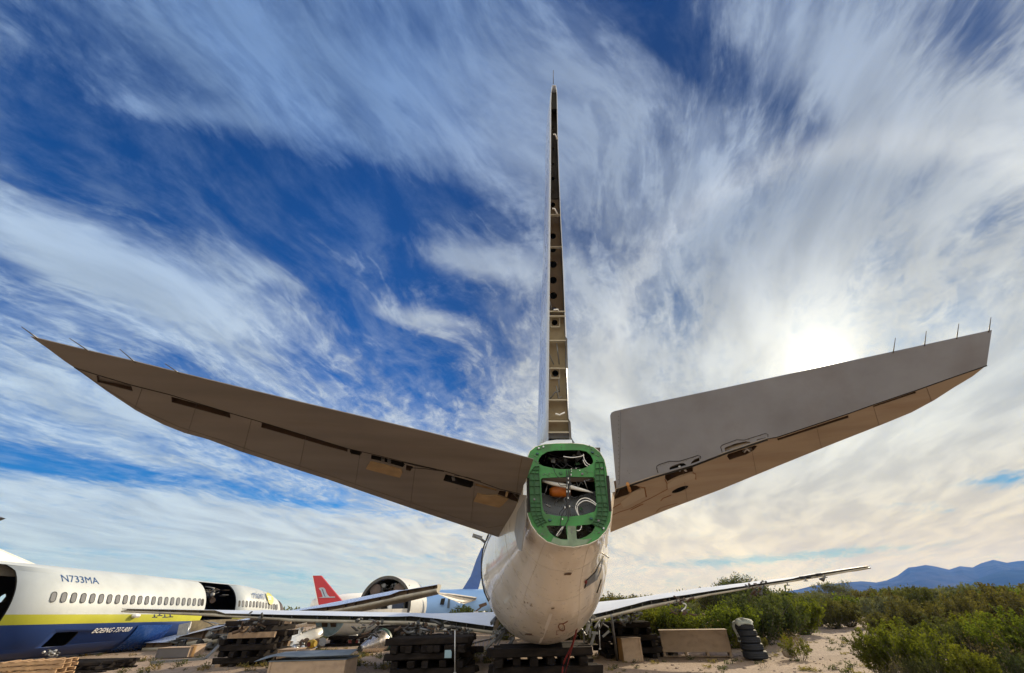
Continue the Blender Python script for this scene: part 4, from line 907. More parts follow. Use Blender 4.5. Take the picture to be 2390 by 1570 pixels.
def lsurf(y, th, off=.012): return Vector((LX + (LRX + off) * math.cos(th), y, LZ + (LRZ + off) * math.sin(th)))
glassm = mat('window_shade', (.16, .165, .175), .85, var=.12, scale=9); rimm = mat('window_rim', (.05, .055, .06), .9)
def rrect(w, h, r, n=5):
    P = []
    for cx, cy, a0 in ((w / 2 - r, h / 2 - r, 0), (-w / 2 + r, h / 2 - r, 90), (-w / 2 + r, -h / 2 + r, 180), (w / 2 - r, -h / 2 + r, 270)):
        P += [(cx + r * math.cos(R(a0 + 90 * k / n)), cy + r * math.sin(R(a0 + 90 * k / n))) for k in range(n + 1)]
    return P
th0 = math.asin(.57 / LRZ)
wf = (lsurf(25, th0, .012), Vector((0, 1, 0)), Vector((-math.sin(th0), 0, math.cos(th0))), Vector((math.cos(th0), 0, math.sin(th0))))
win0 = plate('window', rrect(.27, .42, .11), [], .006, wf, glassm, lp); fr0 = plate('window_frame', rrect(.34, .50, .15), [rrect(.27, .42, .11)], .012, wf, rimm, win0)
WY = [25 + .591 * i for i in range(1, 21)] + [42.75 + .60 * i for i in range(12)]
for y in WY:
    o = win0.copy(); COL.objects.link(o); o.parent = lp; k = .0
    f = fr0.copy(); COL.objects.link(f); f.parent = o
    kk = 1.0 if y < 45 else interp(y, [(45, 1), (50, .87)])
    o.location = (LRX * (kk - 1) * math.cos(th0), y - 25, LRZ * (kk - 1) * math.sin(th0) - (1 - kk) * .9); o.scale = (1, 1, 1)
for y in (37.2, 42.2):
    P = [lsurf(y + a, th0 + b_ / 2, .01) for a, b_ in rrect(.3, .46, .12)]; q = MB(); q.slab(P, (-.02, 0, 0)); q.build('open_window', dark, lp)
blue = mat('navy_lettering', (.02, .07, .20), .4); whl = mat('white_lettering', (.85, .85, .85), .4); yel = mat('yellow_disc', (.52, .47, .10), .4); grl = mat('grey_lettering', (.5, .52, .55), .4)
def curved(y0, t0, sc=1.0, off=.015, k=1.0, kd=0): return lambda x, y: Vector((LX + (LRX * (k - (x * kd)) + off) * math.cos(t0 + y / LRZ), y0 + x * sc, LZ - (1 - k) * .6 + (LRZ * (k - (x * kd)) + off) * math.sin(t0 + y / LRZ)))
text_mesh('registration_lettering', 'N733MA', .66, curved(25.35, .66, .98), blue, lp)
text_mesh('type_lettering', 'BOEING 737-800', .36, curved(28.5, -.52, 1.05, .05), whl, lp, shear=.35)
t_miami = text_mesh('name_lettering', 'miami', 1.05, curved(44.3, .50, .98, .10, .995, .010), blue, lp)
q = MB(); q.poly([curved(47.75, .60, 1, .07, .95, .012)(.64 * math.cos(2 * math.pi * j / 24), .64 * math.sin(2 * math.pi * j / 24)) for j in range(24)]); q.build('yellow_disc', yel, lp)
text_mesh('name_lettering', 'air', .85, curved(47.15, .48, .9, .13, .955, .012), whl, lp); text_mesh('small_lettering', 'INTERNATIONAL', .3, curved(45.0, .36, 1.0, .03, .985, .012), grl, lp, space=1.25)
q = MB(); q.box((LX + LRX + .1, 30.9, HCAM + .12), (.3, .5, .2), bev=.07); q.build('door_handle_fairing', white, lp)
q = MB(); q.loft([[Vector((LX + x * w, y, z)) for x, z in ((-1, LZ + 1.5), (-.5, z1), (0, z1 + .1), (.5, z1), (1, LZ + 1.5))] for y, w, z1 in [(17, .35, LZ + 4.2), (20, .3, LZ + 3.3), (22.5, .25, LZ + 2.6), (25.0, .12, LZ + 2.03), (25.8, .03, LZ + 1.95)]], 0, False, False, False); q.build('dorsal_fin', mat('warm_white_fin', (.58, .57, .52), .4), lp)
q = MB(); q.slab([atY(u, v, 19) for u, v in [(-120, 1190), (-62, 1202), (-50, 1206), (-62, 1211), (-120, 1222)]], (.0, 1.0, .05)); q.build('stabilizer', dmetal, lp)
q = MB(); q.loft([[Vector((LX + LRX * k * math.cos(t), y, LZ - .3 + LRZ * k2 * math.sin(t))) for t in [-1.5 + 1.25 * j / 8 for j in range(9)]] for y, k, k2 in [(31.7, .99, .86), (32.4, 1.06, .9), (33.4, 1.14, .93), (34.3, 1.17, .94)]], 0, False, True, False)
q.build('wing_root_fairing', mat('blue_paint', (.015, .07, .28), .25, coat=.5), lp)
q = MB(); q.slab([atY(u, v, 34.6) for u, v in [(412, 1487), (419, 1452), (447, 1446), (441, 1474)]], (0, .1, 0)); q.build('torn_fairing', mat('grey_fairing', (.30, .29, .28)), lp)
q = MB(); q.slab([atY(u, v, 35.5) for u, v in [(441, 1474), (447, 1443), (600, 1436), (590, 1442), (500, 1462)]], (0, .1, 0)); q.build('exposed_wing_box', tanp, lp)
q = MB(); q.tube([atY(445, 1449, 34.3), atY(440, 1466, 34.2), atY(438, 1475, 34.2)], .04, 6); q.build('hanging_pipe', metal, lp)
lwing = wing(lp, LX + 1.7, -4.75, 34, [(-23, 33.0), (-15, 31), (-4.75, 27.5)], [(-23, 6), (-15, 4.2), (-4.75, 1.5)],
     [(400, 1487), (424, 1473), (575, 1438), (650, 1424), (700, 1416), (770, 1403), (925, 1374), (940, 1374.5), (1028, 1359.5)], [(400, 1494), (424, 1479), (575, 1443), (650, 1428), (700, 1421), (785, 1410), (924, 1383), (927, 1378), (1030, 1361)],
     [(395, 1514), (516, 1496), (560, 1478), (620, 1455), (700, 1439), (838, 1416), (941, 1394), (1029, 1376)], mat('blue_grey_wing_skin', (.42, .50, .68), .3, .2, var=.06), wlow, mat('brown_bay', (.11, .075, .05), .8, var=.4, scale=2), ribs=18, rec=.25, rd=MATS['brown_cavity'])
junk('torn_wing_underside', atY(470, 1495, 32), (3.5, 1.5, .5), 30, 21, [dmetal, wbay, dark], lp); junk('torn_wing_underside', atY(545, 1468, 31), (3.0, 1.5, .8), 30, 22, [dmetal, wbay, dark], lp)
junk('ceiling_ducts', (LX + .6, 39.6, LZ + 1.35), (1.4, 3.0, .5), 26, 23, [browns, dmetal, wbay], lp)
q = MB(); q.tube([(LX + .2, 40.6, LZ + .9), (LX + 1.3, 39.3, LZ + .75)], .2, 12); q.build('air_duct', MATS['brown_cavity'], lp)
junk('cargo_hold_debris', atY(113, 1522, 25.4), (.9, .5, .2), 14, 24, [dmetal, MATS['galvanised']], lp, r=(.015, .035)) if 0 else junk('cargo_hold_debris', atY(113, 1522, 25.4), (.9, .5, .2), 14, 24, [dmetal, MATS['galvanised']], lp)
q = MB(); q.loft([lring(50.55, .80, -.3), lring(51.6, .74, -.4), lring(52.6, .6, -.6)], 0, True); q.build('cut_nose', mat('purple_black_interior', (.03, .022, .035), .7), lp)
q = MB(); q.bar(atZ(352, 1546, .08), atZ(480, 1537, .1), .12, .10); q.bar(atZ(480, 1537, .1), atY(515, 1502, 25.5), .25, .06); tag(q.build('tow_bar', dmetal), 'bent grey metal beam lying below the wing of the blue bellied airliner', 'metal beam')

lp.rotation_euler = (-R(.75), 0, 0); lp.location.z = -.118
# ------------------------------------------------------------ open white barrel
bar_ = thing('fuselage_barrel', 'open white fuselage barrel with dark torn interior behind the raised wing', 'fuselage section', (-9.6, 40, .9))
cx, cz, rr = -10.55, 2.12, 2.06; dirx = .06
def bring(y, k=1.0, n=56): return [Vector((cx + (y - 38) * dirx + rr * k * math.cos(2 * math.pi * j / n), y, cz + rr * k * math.sin(2 * math.pi * j / n))) for j in range(n)]
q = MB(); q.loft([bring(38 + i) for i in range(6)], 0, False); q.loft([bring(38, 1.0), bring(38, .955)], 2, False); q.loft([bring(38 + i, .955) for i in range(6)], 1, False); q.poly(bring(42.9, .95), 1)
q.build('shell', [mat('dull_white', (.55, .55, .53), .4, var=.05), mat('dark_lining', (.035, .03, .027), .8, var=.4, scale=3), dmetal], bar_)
for i in range(3):
    q = MB(); q.loft([bring(38.3 + i * .9, .95), bring(38.35 + i * .9, .95), bring(38.35 + i * .9, .88), bring(38.3 + i * .9, .88), bring(38.3 + i * .9, .95)], 0, False, False); q.build('frame_ring', wbay, bar_)
q = MB(); q.loft([bring(37.97, 1.0), bring(37.97, .90)], 0, False, False); q.build('cut_edge', mat('dark_cut_edge', (.07, .065, .06), .7, var=.4, scale=6), bar_)
for dz in (0, -.28):
    q = MB(); q.bar((cx - 1.75, 38.1, cz - .75 + dz), (cx + 1.75, 38.1, cz - .75 + dz), .06, .07); q.build('floor_beam', mat('green_grey_metal', (.13, .18, .15), .6), bar_)
for i in range(9):
    q = MB(); q.bar((cx - 1.6 + i * .4, 38.1, cz - .75), (cx - 1.6 + i * .4, 38.1, cz - 1.2), .04, .04); q.build('floor_post', MATS['green_grey_metal'], bar_)
for s, k in ((-1, .95), (1, 1.05)):
    q = MB(); q.tube([(cx + .95 * s, 38.1, cz + 1.1), (cx + .8 * s, 39.6, cz + 1.05)], .42, 14); q.build('luggage_bin', mat('brown_grey_bin', (.08, .055, .045), .7, var=.3), bar_)
junk('hanging_ducts', (cx, 38.6, cz + 1.2), (2.4, .6, .7), 22, 31, [dmetal, MATS['brown_grey_bin']], bar_); junk('broken_seats', (cx - .4, 38.8, cz - .3), (2.6, .5, .7), 30, 32, [dmetal, wbay, metal], bar_)
q = MB(); q.box((cx + .75, 38.7, cz + .0), (1.3, .5, 1.0), bev=.1); q.build('white_bin', white, bar_); q = MB(); q.box((cx + .95, 38.4, cz + .1), (.9, .1, .6)); q.build('bin_opening', mat('navy_cavity', (.02, .03, .06)), bar_)
junk('skin_debris', (cx + 1.9, 38.2, cz - .9), (.7, .5, .8), 16, 33, [metal, dmetal], bar_)
# ------------------------------------------------------------ light blue airliner behind
lb = bpy.data.materials.new('light_blue_livery'); lb.use_nodes = True
build_livery(lb, [(-3, (.62, .52, .40)), (-2.0, (.60, .56, .50)), (-.75 + 1.9, (.24, .40, .66)), (5, (.24, .40, .66))], 0)
bp_ = thing('airliner', 'light blue airliner with dark blue tail fin standing behind the white one', 'airliner', (-8, 48, 0))
q = MB(); ST = [(-13.5, 1.95, 1.5), (-8.5, 1.95, 1.5), (-6.5, 1.85, 1.62), (-5.0, 1.6, 1.85), (-3.6, 1.2, 2.2), (-2.2, .75, 2.55), (-1.0, .3, 2.9)]
q.loft([[Vector((x, 49 + r_ * math.cos(2 * math.pi * j / 40), z + r_ * math.sin(2 * math.pi * j / 40))) for j in range(40)] for x, r_, z in ST], 0, True); q.build('fuselage', lb, bp_)
q = MB(); q.slab([atY(u, v, 49) for u, v in [(1078, 1377), (1098, 1345), (1112, 1305), (1124, 1278), (1150, 1278), (1128, 1330), (1114, 1380)]], (0, .35, 0)); q.build('fin', mat('deep_blue_paint', (.02, .08, .28), .35, coat=.4), bp_)
q = MB(); q.slab([Vector(p) for p in (atY(1015, 1383, 42.5), atY(1060, 1387, 45), atY(1113, 1395, 47.5), atY(1110, 1401, 47.5), atY(1085, 1409, 46), atY(1072, 1407, 45))], (0, .1, .05)); st = q.build('stabilizer', mat('cream_stab', (.52, .47, .40), .5), bp_)
q = MB(); q.slab([atY(u, v, 42.2 + (u - 1020) / 93 * 5.0) for u, v in [(1036, 1385), (1112, 1395.5), (1110, 1400), (1072, 1393)]], (0, -.03, 0)); q.build('open_trailing_edge', wbay, st)
q = MB(); q.slab([atY(u, v, 47.0) for u, v in [(1030, 1396.5), (1039.5, 1395.5), (1036, 1411), (1026.5, 1411)]], (0, -.03, 0)); q.build('open_window', dark, bp_)
q = MB(); q.slab([atY(u, v, 47.0) for u, v in [(1046, 1396), (1051, 1395), (1049, 1419), (1043.5, 1419)]], (0, -.03, 0)); q.build('door_opening', mat('grey_blue_gap', (.08, .11, .15)), bp_)
q = MB(); q.slab([atY(u, v, 46.5) for u, v in [(1117, 1411), (1135, 1405), (1137, 1412), (1120, 1419)]], (0, .1, 0)); q.slab([atY(u, v, 46.4) for u, v in [(1103, 1430), (1120, 1417), (1124, 1418), (1107, 1431)]], (0, .1, 0)); q.build('scorched_tail_opening', MATS['brown_cavity'], bp_)
rs = thing('airliner', 'white fuselage with red stripes glimpsed beside the belly of the white airliner', 'airliner', (-3, 60, 0))
q = MB(); q.loft([[Vector((x, 60 + 1.9 * math.cos(2 * math.pi * j / 32), .9 + 1.9 * math.sin(2 * math.pi * j / 32))) for j in range(32)] for x in (-5, -1)], 0, True)
rsm = bpy.data.materials.new('red_striped_livery'); rsm.use_nodes = True
build_livery(rsm, [(-3, (.6, .58, .55)), (1.42, (.42, .03, .05)), (1.52, (.7, .68, .66)), (1.60, (.42, .03, .05)), (1.78, (.7, .68, .66)), (1.86, (.42, .03, .05)), (2.1, (.7, .68, .66))], 0); q.build('fuselage', rsm, rs)
# ------------------------------------------------------------ red tail
rt = thing('airliner', 'far airliner with a tall red tail fin carrying a silver emblem', 'airliner', (-28, 76, 0))
def G6(pts): return [(650 + x / 5.79, 1300 + y / 5.79) for x, y in pts]
redm = mat('red_fin_paint', (.42, .02, .03), .4, var=.05)
q = MB(); q.slab([atY(u, v, 75) for u, v in G6([(455, 250), (570, 248), (820, 550), (880, 620), (545, 700)])], (.0, .5, 0)); rf = q.build('fin', redm, rt)
q = MB(); q.slab([atY(u, v, 74.9) for u, v in G6([(455, 250), (462, 250), (550, 690), (540, 690)])], (-.03, .3, 0)); q.build('fin_edge', white, rf)
em = mat('silver_emblem', (.36, .42, .50), .35); eg = mat('dark_emblem_line', (.05, .05, .10), .5)
q = MB(); q.slab([atY(u, v, 74.97) for u, v in G6([(545, 425), (560, 412), (605, 410), (630, 428), (645, 470), (665, 510), (690, 535), (765, 532), (765, 545), (620, 548), (530, 548), (600, 538), (585, 490), (570, 450)])], (0, -.04, 0)); e_ = q.build('emblem', em, rf)
q = MB(); q.slab([atY(u, v, 74.9) for u, v in G6([(575, 420), (600, 440), (615, 490), (635, 535), (628, 537), (606, 492), (592, 445)])], (0, -.02, 0)); q.build('emblem_line', eg, e_)
q = MB(); q.loft([[Vector((lerp(atY(735, 1400, 76).x, atY(860, 1400, 82).x, t), 76 + 6 * t, 3.3 - .9 * t * 0 + 0)) + Vector((r_ * .2 * math.cos(a_), r_ * math.cos(a_), r_ * math.sin(a_) - .6)) for a_ in [2 * math.pi * j / 24 for j in range(24)]] for t, r_ in ((0, .9), (.35, 1.35), (.6, 1.6), (1, 1.7))], 0, True); q.build('fuselage', white, rt)
# ------------------------------------------------------------ lower half shell under the wing, far tube, debris
hs = thing('half_fuselage_shell', 'white lower half of a fuselage with blue cut face under the wing', 'fuselage section', (-11.6, 34, .5))
fc = atY(775, 1426, 33.2); n_ = 20
def hring(y, k, dx): return [Vector((fc.x + dx + 1.1 * k * math.cos(math.pi + math.pi * j / n_), y, 1.93 + 1.42 * k * math.sin(math.pi + math.pi * j / n_))) for j in range(n_ + 1)]
q = MB(); q.loft([hring(33.2, 1, 0), hring(34, 1.05, 1.0), hring(36, 1.05, 2.0), hring(38, .95, 3.0)], 0, False, True, False); q.build('shell', cream, hs)
q = MB(); q.slab(hring(33.2, .995, 0), (0, -.03, 0)); cf = q.build('cut_face', mat('pale_blue_face', (.28, .42, .52), .5, var=.2, scale=5, stain=(.45, .45, .43), stain_amt=.7), hs)
for du in (-10, 10):
    q = MB(); q.slab([atY(u, v, 33.1) for u, v in [(768 + du - 7, 1453), (768 + du + 7, 1453), (768 + du + 6, 1463), (768 + du - 6, 1463)]], (0, -.03, 0)); q.build('opening', MATS['brown_cavity'], cf)
ft = thing('fuselage_tube', 'white fuselage lying far away, seen under the wing left of the half shell', 'fuselage section', (-18, 40, 0))
q = MB(); q.loft([[Vector((x, 40 + r_ * math.cos(2 * math.pi * j / 28), 1.32 + .03 * (x + 18) + r_ * math.sin(2 * math.pi * j / 28))) for j in range(28)] for x, r_ in ((-20.5, .5), (-19, .52), (-17.6, .5), (-16.6, .42), (-16, .3))], 0, True); q.build('shell', cream, ft)
q = MB(); q.tube([(x, 39.6, 1.25) for x in (-17, -16.4, -15.8)], .16, 8); q.build('torn_end', MATS['brown_cavity'], ft)
def shellpiece(name, pos, size, tilt, rz, seed, label):
    q = MB(); M = Matrix.Rotation(rz, 3, 'Z') @ Matrix.Rotation(tilt, 3, 'Y'); rr_ = []
    for i in range(5): rr_.append([Vector(pos) + M @ Vector((size * (i - 2) * .45, size * .5 * math.cos(math.pi * j / 10) * (1 - .08 * i), size * .45 * math.sin(math.pi * j / 10))) for j in range(11)])
    q.loft(rr_, 0, False, True, False); o = q.build('cowling_piece', white); md = o.modifiers.new('s', 'SOLIDIFY'); md.thickness = .03; return tag(o, label, 'cowling piece', 'white engine cowlings')
p_ = atZ(668, 1502, .3); shellpiece('c', p_, 1.0, -.5, .4, 1, 'white torn engine cowling piece next to the tall timber stack')
p_ = atZ(708, 1500, .3); shellpiece('c', p_, 1.2, -.3, .9, 2, 'white torn engine cowling piece beside the yellow ringed engine part')
for i, (u, v) in enumerate(((685, 1498), (733, 1497))):
    p_ = atZ(u, v + 6, 0); q = MB(); q.slab([p_ + Vector(a) for a in ((-.3, 0, 0), (.15, 0, 0), (.42, .1, .95), (.30, .1, 1.0), (.0, 0, .55), (-.28, 0, .3))], (0, .06, 0)); tag(q.build('fairing_panel', white), ['upright white fairing panel beside the tall timber stack', 'upright white fairing panel below the yellow ringed engine part'][i], 'panel')
p_ = atZ(722, 1502, .8); q = MB(); q.tube([p_, p_ + Vector((.15, -.05, 0)), p_ + Vector((.3, -.1, 0))], [.13, .15, .1], 14); eo = q.build('engine_part', mat('yellow_ring', (.55, .36, .03), .5)); tag(eo, 'small engine part with yellow rim and dark red core', 'engine part')
q = MB(); q.tube([p_ + Vector((.05, -.18, -.02)), p_ + Vector((.08, -.1, 0))], .09, 12); eo2 = q.build('core', mat('dark_red_core', (.10, .012, .01))); eo2.parent = eo; eo2.matrix_parent_inverse = Matrix.Translation(eo.location).inverted()
jk = junk('scrap_pile', atZ(680, 1510, .2), (3.2, 1.4, .5), 40, 41, [dmetal, wbay, metal, brown], None); tag(jk, 'pile of broken dark metal scrap among the white cowlings', 'scrap pile', kind='stuff')
q = MB(); P = [atY(u, v, 33) for u, v in G6([(940, 1160), (950, 1060), (1050, 1045), (1085, 1090), (1070, 1165)])]; q.slab(P, (0, .3, 0)); o = q.build('engine_cowl_door', white); tag(o, 'white cowl door with dark red lower edge leaning behind the exhaust cone', 'cowl door')
q = MB(); q.slab([atY(u, v, 32.9) for u, v in G6([(940, 1165), (945, 1120), (1040, 1125), (1075, 1120), (1070, 1168)])], (0, .03, 0)); q.v = q.v; o2 = q.build('red_edge', mat('dull_red', (.22, .03, .03)), None); o2.parent = o; o2.matrix_parent_inverse = Matrix.Translation(o.location).inverted()
pm = mat('polished_titanium', (.62, .56, .50), .22, .9, var=.08, scale=3)
ec = thing('exhaust_cone', 'polished metal exhaust cone lying on dry grass behind the left wing', 'exhaust cone', (-7.8, 27, 0))
a, c = atZ(839, 1515, .22), atY(893, 1497, 28.4); d = (c - a); q = MB()
q.tube([a + d * t for t in (0, .12, .3, .5, .68, .8, .9)], [.13, .19, .30, .43, .53, .57, .57], 28, 0, False); q.build('cone', pm, ec)
q = MB(); q.tube([a + d * .01, a + d * .03], .15, 20); q.build('nozzle_hole', dark, ec); q = MB(); q.tube([a + d * .9, a + d * 1.0], [.59, .62], 28); q.tube([a + d * 1.0, a + d * 1.06], [.62, .42], 20); q.build('flange', mat('dark_green_flange', (.02, .06, .045), .5), ec)
# ------------------------------------------------------------ crates
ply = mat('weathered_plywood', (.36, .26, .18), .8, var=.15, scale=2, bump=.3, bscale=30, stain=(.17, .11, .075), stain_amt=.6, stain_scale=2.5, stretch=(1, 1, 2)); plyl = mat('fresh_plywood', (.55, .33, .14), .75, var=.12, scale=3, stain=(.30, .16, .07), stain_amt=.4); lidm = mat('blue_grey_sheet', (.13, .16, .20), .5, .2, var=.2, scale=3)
def crate(label, u0, u1, vb, h, dpt, m_front, rz=0.0, lid=None, gap=False, Y=None, lean=0):
    a, c = (atZ(u0, vb, 0), atZ(u1, vb, 0)) if Y is None else (Vector((atY(u0, vb, Y).x, Y, 0)), Vector((atY(u1, vb, Y).x, Y, 0)))
    a.z = c.z = 0; ex = (c - a); w = ex.length; ex.normalize(); ey = Vector((-ex.y, ex.x, 0)); t = thing('wooden_crate', label, 'crate', tuple((a + c) / 2))
    z0 = .14 if gap else 0; M = Matrix((ex, ey, Vector((0, 0, 1)))).transposed(); O = (a + c) / 2
    def bx(nm, ctr, sz, m_, bev=.006): q = MB(); q.box(O + M @ Vector(ctr), sz, M, bev=bev); return q.build(nm, m_, t)
    bx('front_panel', (0, .012, z0 + h / 2), (w, .024, h), m_front); bx('back_panel', (0, dpt - .012, z0 + h / 2), (w, .024, h), ply)
    for s in (-1, 1): bx('side_panel', (s * (w / 2 - .012), dpt / 2, z0 + h / 2), (.024, dpt - .052, h), ply if s > 0 else plyl if lid == 'L' else ply)  # left side in brighter plywood: sunlight put into the colour
    bx('lid', (0, dpt / 2, z0 + h + .014), (w + .05, dpt + .05, .026), lidm if lid == 'S' else ply)
    if gap:
        for s in (-1, -.33, .33, 1): bx('runner', (s * (w / 2 - .06), dpt / 2, .07), (.09, dpt, .138), ply)
        bx('skid', (0, .03, .012), (w + .03, .1, .024), ply)
    for s in (-1, 1): bx('corner_batten', (s * (w / 2 - .04), -.012, z0 + h / 2), (.07, .022, h * .98), m_front)
    return t
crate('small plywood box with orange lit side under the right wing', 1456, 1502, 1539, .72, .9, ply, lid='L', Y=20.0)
crate('long weathered plywood crate on low runners in front of the green bushes', 1549, 1711, 1532, .72, .7, ply, gap=True)
crate('large wooden crate with grey blue metal lid at the bottom edge', 618, 800, 1590, .66, 1.1, ply, lid='S', Y=15.6)
crate('small plywood box with pale open lid beside the tall timber stack', 641, 684, 1552, .62, .9, ply, Y=20.6)
crate('flat dark crate on the ground beyond the low timber stack', 362, 436, 1533, .42, .9, mat('dark_panel', (.10, .09, .09), .7), Y=27.5)
crate('bright ochre plywood box half hidden behind the small box on the left', 688, 716, 1550, .60, .5, plyl, Y=20.4)  # crate's lit end as its own box, sunlight put into its colour
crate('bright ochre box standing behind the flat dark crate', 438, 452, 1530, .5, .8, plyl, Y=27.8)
# sheet on the near crate
q = MB(); P = [atY(u, v, 15.5) for u, v in ((592, 1546), (640, 1535), (700, 1532), (815, 1529))]
q.loft([[p + Vector((0, .0, .02 + .03 * math.sin(i * 2.0))) for i, p in enumerate(P)], [p + Vector((0, .7, .10)) for p in P], [p + Vector((0, 1.3, .03)) for p in P]], 0, False, True, False); o = q.build('metal_sheet', lidm); md = o.modifiers.new('s', 'SOLIDIFY'); md.thickness = .012; tag(o, 'bent grey blue metal sheet lying on the large wooden crate', 'metal sheet')
# pallets, lumber
def pallet(p, rz, m_, label, group, w=1.2, dd=1.0):
    t = thing('pallet', label, 'pallet', tuple(p), group); M = Matrix.Rotation(rz, 3, 'Z'); rg = random.Random(str(p))
    for i in range(3):
        q = MB(); q.box(Vector(p) + M @ Vector((0, (i - 1) * dd * .45, .06)), (w, .08, .09), M, bev=.004); q.build('runner', m_, t)
    for z in (.007, .115):
        for i in range(6 if z > .05 else 3):
            q = MB(); q.box(Vector(p) + M @ Vector((-w / 2 + w * (i + .5) / (6 if z > .05 else 3) + rg.uniform(-.02, .02), 0, z)), (.12, dd, .016), M, bev=.002); q.build('slat', m_, t)
    return t
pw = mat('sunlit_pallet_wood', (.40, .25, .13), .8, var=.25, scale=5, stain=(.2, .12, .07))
for i in range(5):
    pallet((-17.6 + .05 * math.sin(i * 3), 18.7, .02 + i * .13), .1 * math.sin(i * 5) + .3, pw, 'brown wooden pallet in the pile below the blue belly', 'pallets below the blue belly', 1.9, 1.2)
for i in range(9): pallet(tuple(atY(1610 + 3 * math.sin(i * 4), 1470, 35) * Vector((1, 1, 0)).x * 0 + Vector((atY(1612, 1440, 33).x + .1 * math.sin(i * 4), 33, .02 + i * .135))), .12 * math.sin(i * 7), mat('pale_pallet_wood', (.46, .34, .24), .8, var=.2), 'pale wooden pallet stacked among the bushes behind the long crate', 'pallets among the bushes', 1.5, 1.1)
rg = random.Random(5)
for i in range(26):
    c = Vector((atY(1660, 1460, 28.5).x + rg.uniform(-.25, .25), 28.5 + rg.uniform(-.35, .35), .15 + (i // 4) * .13)); o = bpy.data.objects.new('lumber_board', beam_mesh(round(rg.uniform(1.9, 2.5), 1), .2, .1, mat('yellow_lumber', (.42, .27, .10), .8, var=.3, stain=(.16, .10, .05)), rg.randrange(3))); COL.objects.link(o)
    o.location = c; o.rotation_euler = (rg.uniform(-.05, .05), rg.uniform(-.04, .09), rg.uniform(-.12, .12)); tag(o, 'yellow brown board in the lumber pile behind the long plywood crate', 'board', 'boards of the lumber pile')
# tyres
tyr = mat('tyre_rubber', (.010, .012, .018), .75, var=.2, scale=8, bump=.3, bscale=25)
bp0 = atZ(1775, 1540, 0); tc_ = Vector((bp0.x, bp0.y + .35, 0)); zz = 0
WORD = ['bottom', 'second from bottom', 'middle', 'fourth from bottom', 'top']
for i, (r_, h_, dx) in enumerate(((.44, .26, .02), (.41, .24, -.02), (.40, .22, -.06), (.37, .21, -.09), (.36, .21, -.12))):
    q = MB(); prof = [(.55, .5), (.60, .12), (.72, .02), (.9, .04), (.98, .18), (1, .34), (.985, .36), (.985, .40), (1, .42), (1, .60), (.985, .62), (.985, .66), (1, .68), (.98, .84), (.9, .97), (.72, 1), (.60, .88)]
    n_ = 40; c0 = tc_ + Vector((dx, .02 * math.sin(i * 2), zz)); q.loft([[c0 + Vector((p * r_ * math.cos(2 * math.pi * j / n_), p * r_ * math.sin(2 * math.pi * j / n_), z * h_)) for p, z in prof] for j in range(n_)] + [[c0 + Vector((p * r_, 0, z * h_)) for p, z in prof]], 0, False)
    tag(q.build('tyre', tyr), 'black tyre, %s of the stack beside the long crate' % WORD[i], 'tyre', 'stacked tyres'); zz += h_ - .005
q = MB(); c0 = tc_ + Vector((-.12, 0, zz)); ring = []
for i in range(7):
    t = i / 6; rr_ = [.36, .37, .33, .30, .22, .12, .02][i]
    ring.append([c0 + Vector((rr_ * (1 + .16 * math.sin(5 * a_ + i)) * math.cos(a_), rr_ * (1 + .2 * math.sin(4 * a_ + 2 * i)) * math.sin(a_), [-.05, .01, .05, .09, .12, .145, .16][i] + .035 * math.sin(3 * a_ + i))) for a_ in [2 * math.pi * j / 24 for j in range(24)]])
q.loft(ring, 0, True); q.loft([[c0 + Vector((-.36 - .05 * math.sin(k), -.12 + .04 * j + .02 * math.sin(k * 2 + j), .02 - k * .1)) for j in range(7)] for k in range(7)], 0, False, True, False)
tag(q.build('cloth_bag', mat('dirty_pale_cloth', (.42, .47, .45), .85, var=.2, scale=6, stain=(.4, .34, .2))), 'crumpled pale cloth bag draped over the top of the tyre stack', 'cloth bag')
q = MB(); pc = atZ(1843, 1526, .12); q.tube([pc + Vector((-.22, 0, 0)), pc + Vector((-.12, 0, .02)), pc + Vector((.1, 0, .02)), pc + Vector((.22, 0, 0))], [.10, .14, .14, .10], 14); tag(q.build('concrete_lump', mat('pale_concrete', (.38, .32, .26), .9, var=.25, bump=.5)), 'pale rounded concrete lump on the sand between tyres and small shrub', 'concrete lump')
q = MB(); pc = atZ(1740, 1512, .1); q.box(pc, (.42, .2, .03), Matrix.Rotation(.25, 3, 'Y')); tag(q.build('scrap_board', ply), 'small pale board lying against the tyre stack', 'board')
# ladder, storage box, pickup behind the belly
ld = thing('ladder', 'silver ladder lying across the ground left of the belly timber stack', 'ladder', (-1.5, 22, .1)); a0, a1 = atY(1085, 1522, 21.5), atY(1150, 1505, 22.5); b0, b1 = atY(1088, 1505, 22.2), atY(1150, 1490, 23.2)
for p, s in ((a0, a1), (b0, b1)): q = MB(); q.bar(p, s, .03, .06); q.build('rail', metal, ld)
for i in range(7): q = MB(); t = (i + .5) / 7; q.bar(lerp(a0, a1, t), lerp(b0, b1, t), .03, .03); q.build('rung', metal, ld)
sh = thing('storage_box', 'brown storage box with cream end panel between the timber stacks', 'storage box', (-2.4, 25, 0))
x0, x1, x2 = atY(1035, 1500, 25).x, atY(1096, 1500, 25).x, atY(1104, 1500, 25).x
q = MB(); q.box(((x0 + x1) / 2, 25.3, .45), (x1 - x0, .6, .95), bev=.01); q.build('body', mat('brown_panel', (.12, .07, .05), .7, var=.2), sh); q = MB(); q.box(((x1 + x2) / 2 + .003, 25.25, .47), (x2 - x1, .6, 1.0), bev=.01); q.build('end_panel', mat('cream_panel', (.5, .40, .28), .7), sh); q = MB(); q.box(((x0 + x2) / 2, 25.3, .99), (x2 - x0 + .1, .75, .07), bev=.01); q.build('top', mat('pale_top', (.42, .40, .36)), sh)  # cream of the end panel is sunlight put into the colour
